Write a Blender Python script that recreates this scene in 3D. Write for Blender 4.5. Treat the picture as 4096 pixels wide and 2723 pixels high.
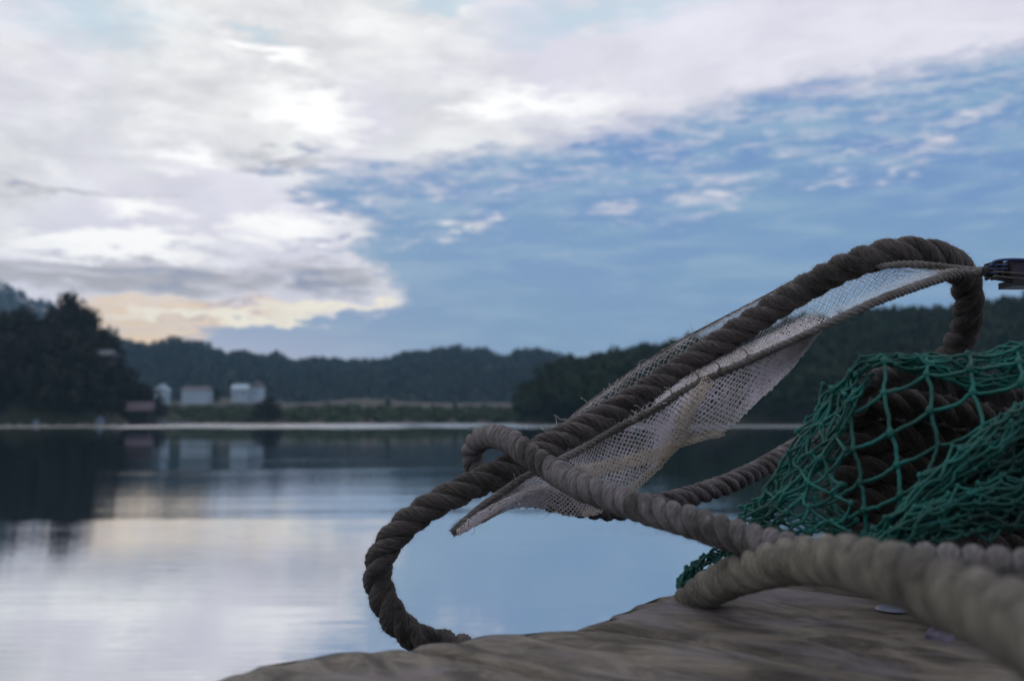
import bpy, math, random
import numpy as np
from mathutils import Vector
R = math.radians
random.seed(5); rng = np.random.default_rng(5)
scene = bpy.context.scene
for _o in list(bpy.data.objects): bpy.data.objects.remove(_o)

# ------------------------------------------------------------------ camera
CAM_Z = 0.80
FPX = 3982.0                       # focal length in pixels of the 4096 px wide photograph
PITCH = math.atan((1684 - 1361.5) / FPX)
cam_d = bpy.data.cameras.new("camera"); cam = bpy.data.objects.new("camera", cam_d)
scene.collection.objects.link(cam); scene.camera = cam
cam_d.sensor_width = 36.0; cam_d.lens = 35.0; cam_d.clip_start = 0.02; cam_d.clip_end = 9000
cam.location = (0, 0, CAM_Z); cam.rotation_euler = (R(90) + PITCH, 0, 0)
cam_d.dof.use_dof = True; cam_d.dof.focus_distance = 1.17; cam_d.dof.aperture_fstop = 5.0
scene.view_settings.view_transform = 'Standard'; scene.view_settings.look = 'None'
scene.view_settings.exposure = 0.0; scene.view_settings.gamma = 1.0
scene.render.engine = 'CYCLES'
scene.cycles.use_denoising = True
scene.cycles.max_bounces = 8; scene.cycles.transparent_max_bounces = 16
scene.cycles.volume_bounces = 0; scene.cycles.caustics_reflective = False; scene.cycles.caustics_refractive = False
CP, SP = math.cos(PITCH), math.sin(PITCH)

def ray(u, v):
    a = (u - 2048) / FPX; b = (1361.5 - v) / FPX
    return np.array([a, CP - b * SP, SP + b * CP])
def P(u, v, d):                    # point at depth d along the view axis
    return np.array([0, 0, CAM_Z]) + ray(u, v) * d
def W(u, v, Y):                    # point at ground distance Y
    r = ray(u, v); return np.array([0, 0, CAM_Z]) + r * (Y / r[1])
def lin(c):
    c = np.array(c, float) / 255.0
    return tuple(np.where(c <= 0.04045, c / 12.92, ((c + 0.055) / 1.055) ** 2.4))

# ------------------------------------------------------------------ node helper
class NT:
    def __init__(s, tree): s.t = tree; s.n = tree.nodes; s.l = tree.links
    def node(s, typ, **kw):
        n = s.n.new(typ)
        for k, v in kw.items(): setattr(n, k, v)
        return n
    def put(s, sock, val):
        if hasattr(val, 'links') or isinstance(val, bpy.types.NodeSocket): s.l.new(val, sock)
        else:
            if sock.type == 'RGBA' and not isinstance(val, (int, float)) and len(val) == 3: val = (*val, 1)
            sock.default_value = val
    def m(s, op, a, b=0.0, c=0.0, clamp=False):
        n = s.node('ShaderNodeMath', operation=op, use_clamp=clamp)
        s.put(n.inputs[0], a); s.put(n.inputs[1], b); s.put(n.inputs[2], c); return n.outputs[0]
    def vm(s, op, a, b=(0, 0, 0)):
        n = s.node('ShaderNodeVectorMath', operation=op); s.put(n.inputs[0], a)
        if op == 'SCALE': s.put(n.inputs['Scale'], b)
        else: s.put(n.inputs[1], b)
        return n.outputs['Value'] if op in ('LENGTH', 'DOT_PRODUCT') else n.outputs[0]
    def rng(s, v, a, b, c=0.0, d=1.0, smooth=True):
        n = s.node('ShaderNodeMapRange', interpolation_type='SMOOTHSTEP' if smooth else 'LINEAR')
        s.put(n.inputs[0], v); s.put(n.inputs[1], a); s.put(n.inputs[2], b); s.put(n.inputs[3], c); s.put(n.inputs[4], d)
        return n.outputs[0]
    def mix(s, f, a, b):
        n = s.node('ShaderNodeMix', data_type='RGBA'); s.put(n.inputs[0], f); s.put(n.inputs[6], a); s.put(n.inputs[7], b)
        return n.outputs[2]
    def noise(s, vec, scale, detail=3.0, rough=0.55, dist=0.0, dims='3D'):
        n = s.node('ShaderNodeTexNoise', noise_dimensions=dims)
        s.put(n.inputs['Vector'], vec); s.put(n.inputs['Scale'], scale); s.put(n.inputs['Detail'], detail)
        s.put(n.inputs['Roughness'], rough); s.put(n.inputs['Distortion'], dist); return n
    def mapping(s, vec, loc=(0, 0, 0), rot=(0, 0, 0), sc=(1, 1, 1), typ='POINT'):
        n = s.node('ShaderNodeMapping', vector_type=typ); s.put(n.inputs[0], vec)
        n.inputs['Location'].default_value = loc; n.inputs['Rotation'].default_value = rot; n.inputs['Scale'].default_value = sc
        return n.outputs[0]
    def xyz(s, x, y, z=0.0):
        n = s.node('ShaderNodeCombineXYZ'); s.put(n.inputs[0], x); s.put(n.inputs[1], y); s.put(n.inputs[2], z); return n.outputs[0]
    def sep(s, v):
        n = s.node('ShaderNodeSeparateXYZ'); s.put(n.inputs[0], v); return n.outputs

# ------------------------------------------------------------------ world: dusk sky with a broken cloud deck
SUN_AZ, SUN_EL = R(-17), R(5)
world = bpy.data.worlds.new("World"); scene.world = world; world.use_nodes = True
g = NT(world.node_tree); g.n.clear()
def ae(u, v):
    r = ray(u, v); r = r / np.linalg.norm(r)
    return math.atan2(r[0], r[1]), math.asin(r[2])
tc = g.node('ShaderNodeTexCoord').outputs['Generated']
dx, dy, dz = g.sep(tc)
az = g.m('ARCTAN2', dx, dy); el = g.m('ARCSINE', dz)
q0 = g.xyz(az, el)
# streaks: slow bends of the field, then fine texture stretched along the streets of cloud
w1 = g.noise(g.mapping(tc, sc=(1, 1, 2.6)), 7.0, 4.0, 0.6)
w2 = g.noise(g.mapping(tc, sc=(1, 1, 3.2)), 30.0, 4.0, 0.62)
st0 = g.noise(g.mapping(q0, rot=(0, 0, R(-14)), sc=(1.0, 4.2, 1)), 11.0, 5.0, 0.6, 0.4)
wv = g.vm('ADD', g.vm('SCALE', g.vm('SUBTRACT', st0.outputs['Color'], (0.5, 0.5, 0.5)), 0.11), g.vm('ADD', g.vm('SCALE', g.vm('SUBTRACT', w1.outputs['Color'], (0.5, 0.5, 0.5)), 0.085),
          g.vm('SCALE', g.vm('SUBTRACT', w2.outputs['Color'], (0.5, 0.5, 0.5)), 0.060)))
q = g.vm('ADD', q0, g.vm('MULTIPLY', wv, (1.0, 0.55, 0)))
qaz, qel, _ = g.sep(q)
def blob(u, v, ru, rv, ang=0.0, src=q, soft=0.0):
    a, e = ae(u, v)
    mp = g.mapping(src, (a, e, 0), (0, 0, R(ang)), (ru / FPX, rv / FPX, 1), 'TEXTURE')
    return g.rng(g.vm('LENGTH', mp), 1.0, soft, 0.0, 1.0)
def addall(lst):
    o = lst[0]
    for x in lst[1:]: o = g.m('MAXIMUM', o, x)
    return o
def curve(val, pts, lo, hi):       # pts are (x, y) with x, y mapped to 0..1 inside
    n = g.node('ShaderNodeFloatCurve'); c = n.mapping.curves[0]
    xs = [p[0] for p in pts]; x0, x1 = min(xs), max(xs)
    for i, (x, y) in enumerate(pts):
        X, Y = (x - x0) / (x1 - x0), (y - lo) / (hi - lo)
        if i == 0: c.points[0].location = (X, Y)
        elif i == len(pts) - 1: c.points[-1].location = (X, Y)
        else: c.points.new(X, Y)
    n.mapping.update()
    g.put(n.inputs['Value'], g.rng(val, x0, x1, 0, 1, smooth=False))
    return g.rng(n.outputs[0], 0, 1, lo, hi, smooth=False)
top = sorted([ae(u, v) for u, v in ((-600, 640), (600, 640), (1250, 650), (1700, 640), (2100, 570), (2600, 450), (3100, 350), (3600, 270), (4096, 175))]
             + [(0.75, 0.36), (1.3, 0.25), (2.2, 0.12), (3.1416, 0.08)])
top = [(-3.1416, 0.08), (-1.6, 0.2)] + top
Ttop = curve(qaz, top, 0.0, 1.0)
left = sorted([(ae(u, v)[1], ae(u, v)[0]) for u, v in ((1350, 560), (1230, 760), (1370, 900), (1440, 1000), (1500, 1110), (1570, 1180), (1480, 1245), (1150, 1275), (850, 1305), (740, 1350), (640, 1500))])
left = [(-0.3, left[0][1])] + left + [(1.2, left[-1][1])]
Tleft = curve(qel, left, -0.6, 0.2)
m_top = g.rng(g.m('SUBTRACT', Ttop, qel), -0.012, 0.022)
m_left = g.rng(g.m('SUBTRACT', qaz, Tleft), -0.012, 0.02)
blue = g.m('MULTIPLY', m_top, m_left)
# cloud tatters inside the blue, along a gently rising diagonal
sv = g.mapping(q0, rot=(0, 0, R(-13)), sc=(.8, 5.2, 1))
st = g.noise(sv, 22.0, 6.0, 0.62, 0.3).outputs[0]
st2 = g.noise(g.mapping(q0, rot=(0, 0, R(-16)), sc=(1.0, 3.4, 1)), 60.0, 3.0, 0.6, 0.2).outputs[0]
depth_in = g.m('SUBTRACT', Ttop, qel)
tat = g.m('ADD', g.m('MULTIPLY', st, 0.62), g.m('MULTIPLY', st2, 0.38))
near_edge = g.rng(depth_in, 0.0, 0.16, 1.0, 0.0)
tatter = g.m('MULTIPLY', g.rng(tat, g.rng(near_edge, 0, 1, 0.58, 0.42, False), g.rng(near_edge, 0, 1, 0.80, 0.64, False)), g.rng(depth_in, 0.22, 0.10, 0.0, 0.6))
wisp = addall([blob(1800, 925, 130, 26, 4), blob(1930, 905, 90, 22, 10), blob(1720, 800, 150, 45, 10), blob(1950, 780, 170, 30, 18),
               blob(2850, 770, 230, 50, 4), blob(2450, 840, 170, 40, 8), blob(3330, 740, 200, 26, 6), blob(3640, 690, 190, 24, 8),
               blob(3100, 620, 60, 18, 4), blob(3420, 600, 180, 20, 3), blob(3700, 600, 200, 40, 8), blob(3870, 430, 220, 34, 14), blob(3700, 540, 70, 20), blob(1500, 820, 130, 40, -5)])
wisp = g.m('MAXIMUM', g.m('MULTIPLY', wisp, g.rng(tat, 0.38, 0.58, 0.15, 0.95)), addall([blob(1815, 928, 75, 26, 2), blob(1945, 915, 55, 26, 0)]))
cover = g.m('SUBTRACT', 1.0, g.m('MULTIPLY', blue, g.m('SUBTRACT', 1.0, g.m('MAXIMUM', tatter, wisp), clamp=True)), clamp=True)
# colours of the deck
tone = g.noise(g.mapping(q0, rot=(0, 0, R(4)), sc=(1.0, 2.3, 1)), 6.5, 6.0, 0.6, 0.25).outputs[0]
deck = g.mix(g.rng(tone, 0.36, 0.64), lin((222, 222, 224)), lin((246, 246, 245)))
fine0 = g.noise(g.mapping(q0, rot=(0, 0, R(3)), sc=(1.0, 3.2, 1)), 12.0, 6.0, 0.6, 0.5).outputs[0]
lav = g.rng(g.noise(q0, 4.0, 2.0, 0.5).outputs[0], 0.42, 0.62)
hi_right = g.m('MULTIPLY', g.rng(el, 0.22, 0.36), g.rng(az, -0.15, 0.2))
deck = g.mix(g.m('MULTIPLY', g.rng(fine0, .50, .64), .30), deck, lin((190, 190, 196)))
deck = g.mix(g.m('MULTIPLY', g.rng(fine0, .46, .32), .6), deck, lin((255, 255, 254)))
deck = g.mix(g.m('MULTIPLY', g.m('MAXIMUM', lav, hi_right), 0.6), deck, lin((225, 221, 240)))
deck = g.mix(g.m('MULTIPLY', addall([blob(380, 60, 420, 170, 0), blob(1030, 130, 190, 34, -4), blob(2400, 40, 700, 110, 8), blob(1750, 20, 300, 60)]), 0.75), deck, lin((188, 212, 226)))
deck = g.mix(g.m('MULTIPLY', addall([blob(1240, 470, 300, 110, -8, soft=.3), blob(620, 855, 240, 60, -3), blob(450, 980, 560, 62, 0, soft=.3), blob(1120, 920, 260, 90, 6, soft=.3),
                                     blob(820, 630, 200, 60), blob(1080, 210, 300, 50), blob(2150, 400, 480, 75, -2), blob(1950, 430, 200, 60)]), 0.98), deck, (1.12, 1.11, 1.09))
grey = addall([blob(560, 1110, 820, 95, 0, soft=.45), blob(1200, 1120, 420, 75, 0, soft=.4), blob(270, 770, 260, 26, -4), blob(620, 785, 160, 24, 4), blob(1180, 640, 330, 55, 2), blob(40, 730, 130, 50)])
fine = g.noise(g.mapping(q0, sc=(1.0, 7.0, 1)), 16.0, 5.0, 0.6).outputs[0]
grey = g.m('MULTIPLY', grey, g.rng(fine, 0.33, 0.55, 0.35, 0.95))
deck = g.mix(grey, deck, lin((176, 175, 181)))
core = addall([blob(610, 1108, 230, 34, 1), blob(1230, 1138, 240, 30, 0), blob(1290, 775, 150, 34, 3), blob(1090, 668, 120, 28, 0), blob(1320, 1010, 230, 18, 0), blob(1160, 600, 90, 22, 30)])
deck = g.mix(g.m('MULTIPLY', core, g.rng(fine, 0.3, 0.55, 0.45, 0.85)), deck, lin((140, 152, 182)))
warm = addall([blob(740, 1275, 680, 90, 0, soft=.45), blob(600, 1335, 420, 60, 0, soft=.3)])
deck = g.mix(g.m('MULTIPLY', warm, g.rng(fine, 0.3, 0.6, 1.0, 0.65)), deck, lin((252, 220, 180)))
deck = g.mix(g.m('MULTIPLY', addall([blob(880, 1275, 560, 32, 2, soft=.4), blob(1300, 1235, 300, 30, 5, soft=.4)]), 1.0), deck, (1.08, .99, .80))
deck = g.mix(g.m('MULTIPLY', blob(900, 1228, 210, 13, 1.5), 0.85), deck, lin((160, 158, 184)))
deck = g.mix(g.m('MULTIPLY', blob(740, 1312, 120, 12, 0), 0.6), deck, lin((185, 180, 180)))
# blue of the clear air
bl = g.mix(g.rng(el, 0.03, 0.30), lin((134, 165, 199)), lin((114, 148, 198)))
bl = g.mix(g.m('MULTIPLY', g.rng(tone, 0.42, 0.6), 0.55), bl, lin((130, 166, 196)))
bl = g.mix(g.m('MULTIPLY', g.rng(el, 0.11, 0.045), g.rng(az, 0.0, -0.3)), bl, lin((170, 178, 214)))
holes = addall([blob(1090, 675, 150, 26, 3), blob(1300, 775, 190, 32, -3), blob(1190, 600, 90, 18, 25), blob(1560, 660, 170, 22, 4), blob(1420, 720, 120, 20), blob(1950, 615, 150, 20, 14), blob(2350, 560, 160, 18, 12), blob(40, 735, 60, 20), blob(1320, 1012, 300, 12)])
cover = g.m('SUBTRACT', cover, g.m('MULTIPLY', holes, g.rng(tat, 0.36, 0.56, 0.75, 0.1)), clamp=True)
bl = g.mix(g.m('MULTIPLY', g.rng(g.noise(g.mapping(q0, rot=(0, 0, R(-9)), sc=(1.0, 6.0, 1)), 9.0, 6.0, 0.6, 0.5).outputs[0], .42, .66), g.rng(depth_in, 0.30, 0.12, 0.25, 0.62)), bl, lin((156, 184, 208)))
edge = g.m('MULTIPLY', g.m('MULTIPLY', cover, g.m('SUBTRACT', 1.0, cover)), 2.2, clamp=True)
deck = g.mix(edge, deck, lin((205, 200, 214)))
sky = g.node('ShaderNodeTexSky', sky_type='NISHITA', sun_disc=False)
sky.sun_elevation = SUN_EL; sky.sun_rotation = SUN_AZ; sky.air_density = 1.0; sky.dust_density = 1.0; sky.ozone_density = 2.0
bg_s = g.node('ShaderNodeBackground'); g.put(bg_s.inputs[0], sky.outputs[0]); bg_s.inputs[1].default_value = 0.08
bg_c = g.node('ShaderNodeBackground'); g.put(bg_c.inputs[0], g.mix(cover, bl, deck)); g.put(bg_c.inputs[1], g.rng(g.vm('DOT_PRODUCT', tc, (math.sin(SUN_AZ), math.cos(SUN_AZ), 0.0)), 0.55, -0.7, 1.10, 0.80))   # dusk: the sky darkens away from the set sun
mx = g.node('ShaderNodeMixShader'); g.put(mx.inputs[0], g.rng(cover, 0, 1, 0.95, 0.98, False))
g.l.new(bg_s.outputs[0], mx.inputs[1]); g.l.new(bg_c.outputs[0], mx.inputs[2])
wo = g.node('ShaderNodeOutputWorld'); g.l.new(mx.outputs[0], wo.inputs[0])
world.cycles.sampling_method = 'MANUAL'; world.cycles.sample_map_resolution = 512

sun_d = bpy.data.lights.new("sun", 'SUN'); sun = bpy.data.objects.new("sun", sun_d); scene.collection.objects.link(sun)
sun_d.energy = 0.03; sun_d.angle = R(70); sun_d.color = (1.0, 0.86, 0.70)      # a set sun behind cloud: a broad faint glow
sv_ = Vector((math.sin(SUN_AZ) * math.cos(SUN_EL), math.cos(SUN_AZ) * math.cos(SUN_EL), math.sin(SUN_EL)))
sun.rotation_euler = sv_.to_track_quat('Z', 'Y').to_euler()

# ------------------------------------------------------------------ object helpers
C = scene.collection
def mesh(name, V, F, mat=None, smooth=True, uv=None):
    V = np.asarray(V, np.float32); me = bpy.data.meshes.new(name)
    F = np.asarray(F, np.int32); k = F.shape[1]
    me.vertices.add(len(V)); me.vertices.foreach_set('co', V.ravel())
    me.loops.add(F.size); me.loops.foreach_set('vertex_index', F.ravel())
    me.polygons.add(len(F)); me.polygons.foreach_set('loop_start', np.arange(0, F.size, k, dtype=np.int32))
    me.update(calc_edges=True)
    me.polygons.foreach_set('use_smooth', np.full(len(F), smooth))
    if uv is not None:
        l = me.uv_layers.new(name='UVMap'); l.data.foreach_set('uv', np.asarray(uv, np.float32)[F.ravel()].ravel())
    if mat: me.materials.append(mat)
    return me
def obj(name, me, parent=None, **props):
    o = bpy.data.objects.new(name, me); C.objects.link(o); o.parent = parent
    for k, v in props.items(): o[k] = v
    return o
def thing(name, label, cat, loc=(0, 0, 0), group=None, rz=0.0):
    o = bpy.data.objects.new(name, None); C.objects.link(o); o.location = tuple(float(x) for x in loc); o.rotation_euler = (0, 0, rz)
    o['label'] = label; o['category'] = cat
    if group: o['group'] = group
    o.empty_display_size = 0.05
    return o
class MB:                                  # gathers vertices and quads for one mesh
    def __init__(s): s.V = []; s.F = []; s.n = 0; s.U = []
    def add(s, V, F, U=None):
        V = np.asarray(V, float); s.V.append(V); s.F.append(np.asarray(F, int) + s.n); s.n += len(V)
        s.U.append(np.zeros((len(V), 2)) if U is None else U)
    def box(s, c, h, rz=0.0, taper=1.0):
        c = np.asarray(c, float); h = np.asarray(h, float)
        v = np.array([[x, y, z] for z in (-1, 1) for x, y in ((-1, -1), (1, -1), (1, 1), (-1, 1))], float)
        v[4:, :2] *= taper; v = v * h; cs, sn = math.cos(rz), math.sin(rz)
        v = np.stack([v[:, 0] * cs - v[:, 1] * sn, v[:, 0] * sn + v[:, 1] * cs, v[:, 2]], 1) + c
        s.add(v, [[0, 3, 2, 1], [4, 5, 6, 7], [0, 1, 5, 4], [1, 2, 6, 5], [2, 3, 7, 6], [3, 0, 4, 7]])
    def tube(s, pts, r, sides=8, cap=True):
        pts = np.asarray(pts, float); n = len(pts); r = np.broadcast_to(r, (n,)).astype(float)
        T, N, B = frames(pts)
        th = np.linspace(0, 2 * math.pi, sides, endpoint=False)
        V = pts[:, None] + r[:, None, None] * (np.cos(th)[None, :, None] * N[:, None] + np.sin(th)[None, :, None] * B[:, None])
        V = V.reshape(-1, 3); s.add(V, tubefaces(n, sides))
        if cap:
            for i, k in ((0, 1), (n - 1, -1)):
                ring = [i * sides + j for j in range(sides)][::-k]
                cidx = s.n; s.V.append(pts[i][None]); s.U.append(np.zeros((1, 2)))
                base = s.n - n * sides - (0 if i == 0 else 1); s.n += 1
                s.F.append(np.array([[base + ring[j], base + ring[(j + 1) % sides], cidx, cidx] for j in range(sides)]))
    def done(s, name, mat, parent=None, smooth=True, uv=False, **props):
        V = np.concatenate(s.V); F = np.concatenate(s.F)
        tri = F[:, 2] == F[:, 3]
        me = bpy.data.meshes.new(name)
        if tri.any():
            me.from_pydata(V.tolist(), [], [f[:3] if t else f for f, t in zip(F.tolist(), tri)]); me.update()
            me.polygons.foreach_set('use_smooth', np.full(len(me.polygons), smooth))
            if mat: me.materials.append(mat)
        else: me = mesh(name, V, F, mat, smooth, np.concatenate(s.U) if uv else None)
        return obj(name, me, parent, **props)
def tubefaces(n, sides):
    i = np.arange(n - 1)[:, None] * sides; j = np.arange(sides)[None]; k = (j + 1) % sides
    return np.stack([i + j, i + k, i + sides + k, i + sides + j], -1).reshape(-1, 4)
def frames(p):
    T = np.gradient(p, axis=0); T /= np.linalg.norm(T, axis=1)[:, None] + 1e-12
    N = np.zeros_like(T); a = np.array([0, 0, 1.0]) if abs(T[0, 2]) < 0.9 else np.array([1.0, 0, 0])
    n = np.cross(T[0], np.cross(a, T[0])); n /= np.linalg.norm(n); N[0] = n
    for i in range(1, len(p)):
        n = N[i - 1] - T[i] * np.dot(N[i - 1], T[i]); N[i] = n / (np.linalg.norm(n) + 1e-12)
    return T, N, np.cross(T, N)
def spline(pts, n):                        # Catmull-Rom through rows of any width, even spacing of the first three columns
    p = np.asarray(pts, float); p = np.vstack([2 * p[0] - p[1], p, 2 * p[-1] - p[-2]]); out = []
    for i in range(1, len(p) - 2):
        t = np.linspace(0, 1, 40, endpoint=False)[:, None]; a, b, c, d = p[i - 1], p[i], p[i + 1], p[i + 2]
        out.append(0.5 * ((2 * b) + (-a + c) * t + (2 * a - 5 * b + 4 * c - d) * t ** 2 + (-a + 3 * b - 3 * c + d) * t ** 3))
    o = np.vstack(out + [p[-2][None]])
    L = np.concatenate([[0], np.cumsum(np.linalg.norm(np.diff(o[:, :3], axis=0), axis=1))])
    s = np.linspace(0, L[-1], n)
    return np.stack([np.interp(s, L, o[:, k]) for k in range(o.shape[1])], 1), L[-1]
def pix(pts): return [tuple(P(a, b, c)) for a, b, c in pts]
def vnoise(x, seed=0):                     # smooth 1-D value noise
    x = np.asarray(x, float); i = np.floor(x).astype(int); f = x - i; f = f * f * (3 - 2 * f)
    h = lambda k: (np.sin(k * 127.1 + seed * 311.7) * 43758.5453) % 1.0
    return h(i) * (1 - f) + h(i + 1) * f
def vnoise2(x, y, seed=0):
    i = np.floor(x); j = np.floor(y); f = x - i; k = y - j; f = f * f * (3 - 2 * f); k = k * k * (3 - 2 * k)
    h = lambda a, b: (np.sin(a * 127.1 + b * 269.5 + seed * 74.7) * 43758.5453) % 1.0
    return (h(i, j) * (1 - f) + h(i + 1, j) * f) * (1 - k) + (h(i, j + 1) * (1 - f) + h(i + 1, j + 1) * f) * k

# ------------------------------------------------------------------ materials
def new_mat(name):
    m = bpy.data.materials.new(name); m.use_nodes = True; t = NT(m.node_tree); t.n.clear()
    out = t.node('ShaderNodeOutputMaterial'); b = t.node('ShaderNodeBsdfPrincipled'); t.l.new(b.outputs[0], out.inputs[0])
    return m, t, b, out
def simple(name, c1, c2, scale=20.0, rough=0.8, bump=0.0, spec=0.3, stretch=(1, 1, 1), coords='Object', bscale=None, lo=.35, hi=.65):
    m, t, b, out = new_mat(name)
    co = t.mapping(t.node('ShaderNodeTexCoord').outputs[coords], sc=stretch)
    n = t.noise(co, scale, 5.0, 0.6)
    t.put(b.inputs['Base Color'], t.mix(t.rng(n.outputs[0], lo, hi), c1, c2))
    b.inputs['Roughness'].default_value = rough; b.inputs['Specular IOR Level'].default_value = spec
    if bump:
        bn = t.node('ShaderNodeBump'); bn.inputs['Distance'].default_value = bump; bn.inputs['Strength'].default_value = 1.0
        t.put(bn.inputs['Height'], t.noise(co, bscale or scale * 2, 4.0, 0.6).outputs[0]); t.l.new(bn.outputs[0], b.inputs['Normal'])
    return m
def rope_mat(name, c1, c2, c3):            # UV.x runs along a strand in cm, UV.y around it (turned with the yarns)
    m, t, b, out = new_mat(name)
    uv = t.node('ShaderNodeTexCoord').outputs['UV']
    fib = t.noise(t.mapping(uv, sc=(0.7, 26, 1)), 1.0, 4.0, 0.7)
    pat = t.noise(t.mapping(uv, sc=(0.35, 0.8, 1)), 1.0, 4.0, 0.6)
    ob = t.node('ShaderNodeTexCoord').outputs['Object']
    dirt = t.noise(ob, 16.0, 4.0, 0.65)
    col = t.mix(t.rng(fib.outputs[0], .3, .72), c1, c2)
    col = t.mix(t.m('MULTIPLY', t.rng(dirt.outputs[0], .44, .66), .85), col, c3)
    col = t.mix(t.m('MULTIPLY', t.rng(pat.outputs[0], .55, .75), .4), col, tuple(x * 1.7 for x in c2))
    t.put(b.inputs['Base Color'], col); b.inputs['Roughness'].default_value = 0.9; b.inputs['Specular IOR Level'].default_value = 0.2
    b.inputs['Sheen Weight'].default_value = 0.25; b.inputs['Sheen Roughness'].default_value = 0.5
    bn = t.node('ShaderNodeBump'); bn.inputs['Distance'].default_value = 0.0011; bn.inputs['Strength'].default_value = 1.0
    t.put(bn.inputs['Height'], fib.outputs[0])
    b2 = t.node('ShaderNodeBump'); b2.inputs['Distance'].default_value = 0.0016; t.put(b2.inputs['Height'], t.noise(ob, 420.0, 3.0, .6).outputs[0])
    t.l.new(b2.outputs[0], bn.inputs['Normal']); t.l.new(bn.outputs[0], b.inputs['Normal'])
    return m
M_ROPE = rope_mat('weathered_rope', (.022, .018, .015), (.125, .112, .112), (.010, .009, .008))
M_ROPE2 = rope_mat('greyed_lit_rope', (.050, .043, .039), (.25, .24, .265), (.020, .017, .014))  # weathered grey, with bluish top light also put into the colour
M_FRONT = rope_mat('bleached_lit_rope', (.060, .052, .038), (.25, .232, .185), (.030, .025, .018))  # bleached tone, made paler still by top light put into the colour
M_DARKROPE = rope_mat('shade_dark_rope', (.009, .008, .008), (.026, .022, .020), (.006, .005, .005))  # near black: the heap's inner shade is put into the coil colour
M_FUZZ = simple('rope_fibre', (.07, .06, .055), (.22, .20, .20), 60, .8)
M_CORD = rope_mat('selvedge_cord', (.10, .09, .085), (.27, .27, .28), (.06, .05, .04))
def net_mat(name, c1, c2, trans=.55, rough=.6):
    m, t, b, out = new_mat(name)
    n = t.noise(t.node('ShaderNodeTexCoord').outputs['Object'], 24.0, 3.0, .6)
    col = t.mix(t.rng(n.outputs[0], .38, .64), c1, c2)
    t.put(b.inputs['Base Color'], col); b.inputs['Roughness'].default_value = rough
    tr = t.node('ShaderNodeBsdfTranslucent'); t.put(tr.inputs[0], col)
    mx = t.node('ShaderNodeMixShader'); mx.inputs[0].default_value = trans
    t.l.new(b.outputs[0], mx.inputs[1]); t.l.new(tr.outputs[0], mx.inputs[2]); t.l.new(mx.outputs[0], out.inputs[0])
    return m
M_NET = net_mat('pale_twine', (.82, .79, .80), (.94, .92, .97))
M_NETUP = net_mat('pale_twine_weathered', (.74, .70, .68), (.92, .91, .92))
M_SEAM = net_mat('cream_fold_twine', (.66, .61, .54), (.84, .79, .72))
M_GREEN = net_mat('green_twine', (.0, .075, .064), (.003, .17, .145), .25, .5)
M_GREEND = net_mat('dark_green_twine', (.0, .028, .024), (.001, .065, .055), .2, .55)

# ------------------------------------------------------------------ water
def water():
    m, t, b, out = new_mat('lake_water')
    geo = t.node('ShaderNodeNewGeometry'); pos = geo.outputs['Position']
    big = t.noise(t.mapping(pos, rot=(0, 0, R(3)), sc=(.16, 1, 1)), .75, 3.0, .5)
    mid = t.noise(t.mapping(pos, rot=(0, 0, R(-4)), sc=(.10, 1, 1)), 3.8, 3.0, .55)
    sml = t.noise(t.mapping(pos, rot=(0, 0, R(4)), sc=(.07, 1, 1)), 20.0, 3.0, .55)
    gate = t.rng(t.noise(t.mapping(pos, sc=(.05, .22, 1)), 1.0, 2.0).outputs[0], .46, .66, .10, 1.0)
    yy = t.sep(pos)[1]; far = t.rng(yy, 14, 40, 1.0, 0.22)
    h = t.m('ADD', t.m('MULTIPLY', t.m('MULTIPLY', big.outputs[0], .0125), t.m('MULTIPLY', gate, far)),
            t.m('ADD', t.m('MULTIPLY', t.m('MULTIPLY', mid.outputs[0], .0026), gate), t.m('MULTIPLY', t.m('MULTIPLY', sml.outputs[0], .00075), far)))
    bn = t.node('ShaderNodeBump'); bn.inputs['Distance'].default_value = 1.0; bn.inputs['Strength'].default_value = 1.0
    t.put(bn.inputs['Height'], h)
    # a band ruffled by the breeze in front of the far shore
    edge = t.m('ADD', yy, t.m('MULTIPLY', t.m('SUBTRACT', t.noise(t.mapping(pos, sc=(1, .1, 1)), .05, 3.0).outputs[0], .5), 50))
    band = t.m('MULTIPLY', t.rng(edge, 112, 122), t.rng(t.noise(t.mapping(pos, sc=(1, .12, 1)), .10, 3.0, .6).outputs[0], 0.30, .50, .12, .8))
    gl = t.node('ShaderNodeBsdfGlossy'); gl.inputs['Color'].default_value = (.95, .965, .985, 1)
    t.put(gl.inputs['Roughness'], t.rng(band, 0, 1, .007, .22, False)); t.l.new(bn.outputs[0], gl.inputs['Normal'])
    df = t.node('ShaderNodeBsdfDiffuse'); df.inputs['Color'].default_value = (.008, .022, .03, 1)
    fr = t.node('ShaderNodeFresnel'); fr.inputs['IOR'].default_value = 1.333; t.l.new(bn.outputs[0], fr.inputs['Normal'])
    mx = t.node('ShaderNodeMixShader'); t.put(mx.inputs[0], t.m('ADD', t.m('MULTIPLY', fr.outputs[0], .36), .68, clamp=True))
    t.l.new(df.outputs[0], mx.inputs[1]); t.l.new(gl.outputs[0], mx.inputs[2]); t.l.new(mx.outputs[0], out.inputs[0])
    V = [(-1480, -1190, 0), (1480, -1190, 0), (1480, 1880, 0), (-1480, 1880, 0)]
    obj('lake_water', mesh('lake_water', V, [[0, 1, 2, 3]], m, False), kind='structure')
water()

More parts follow.
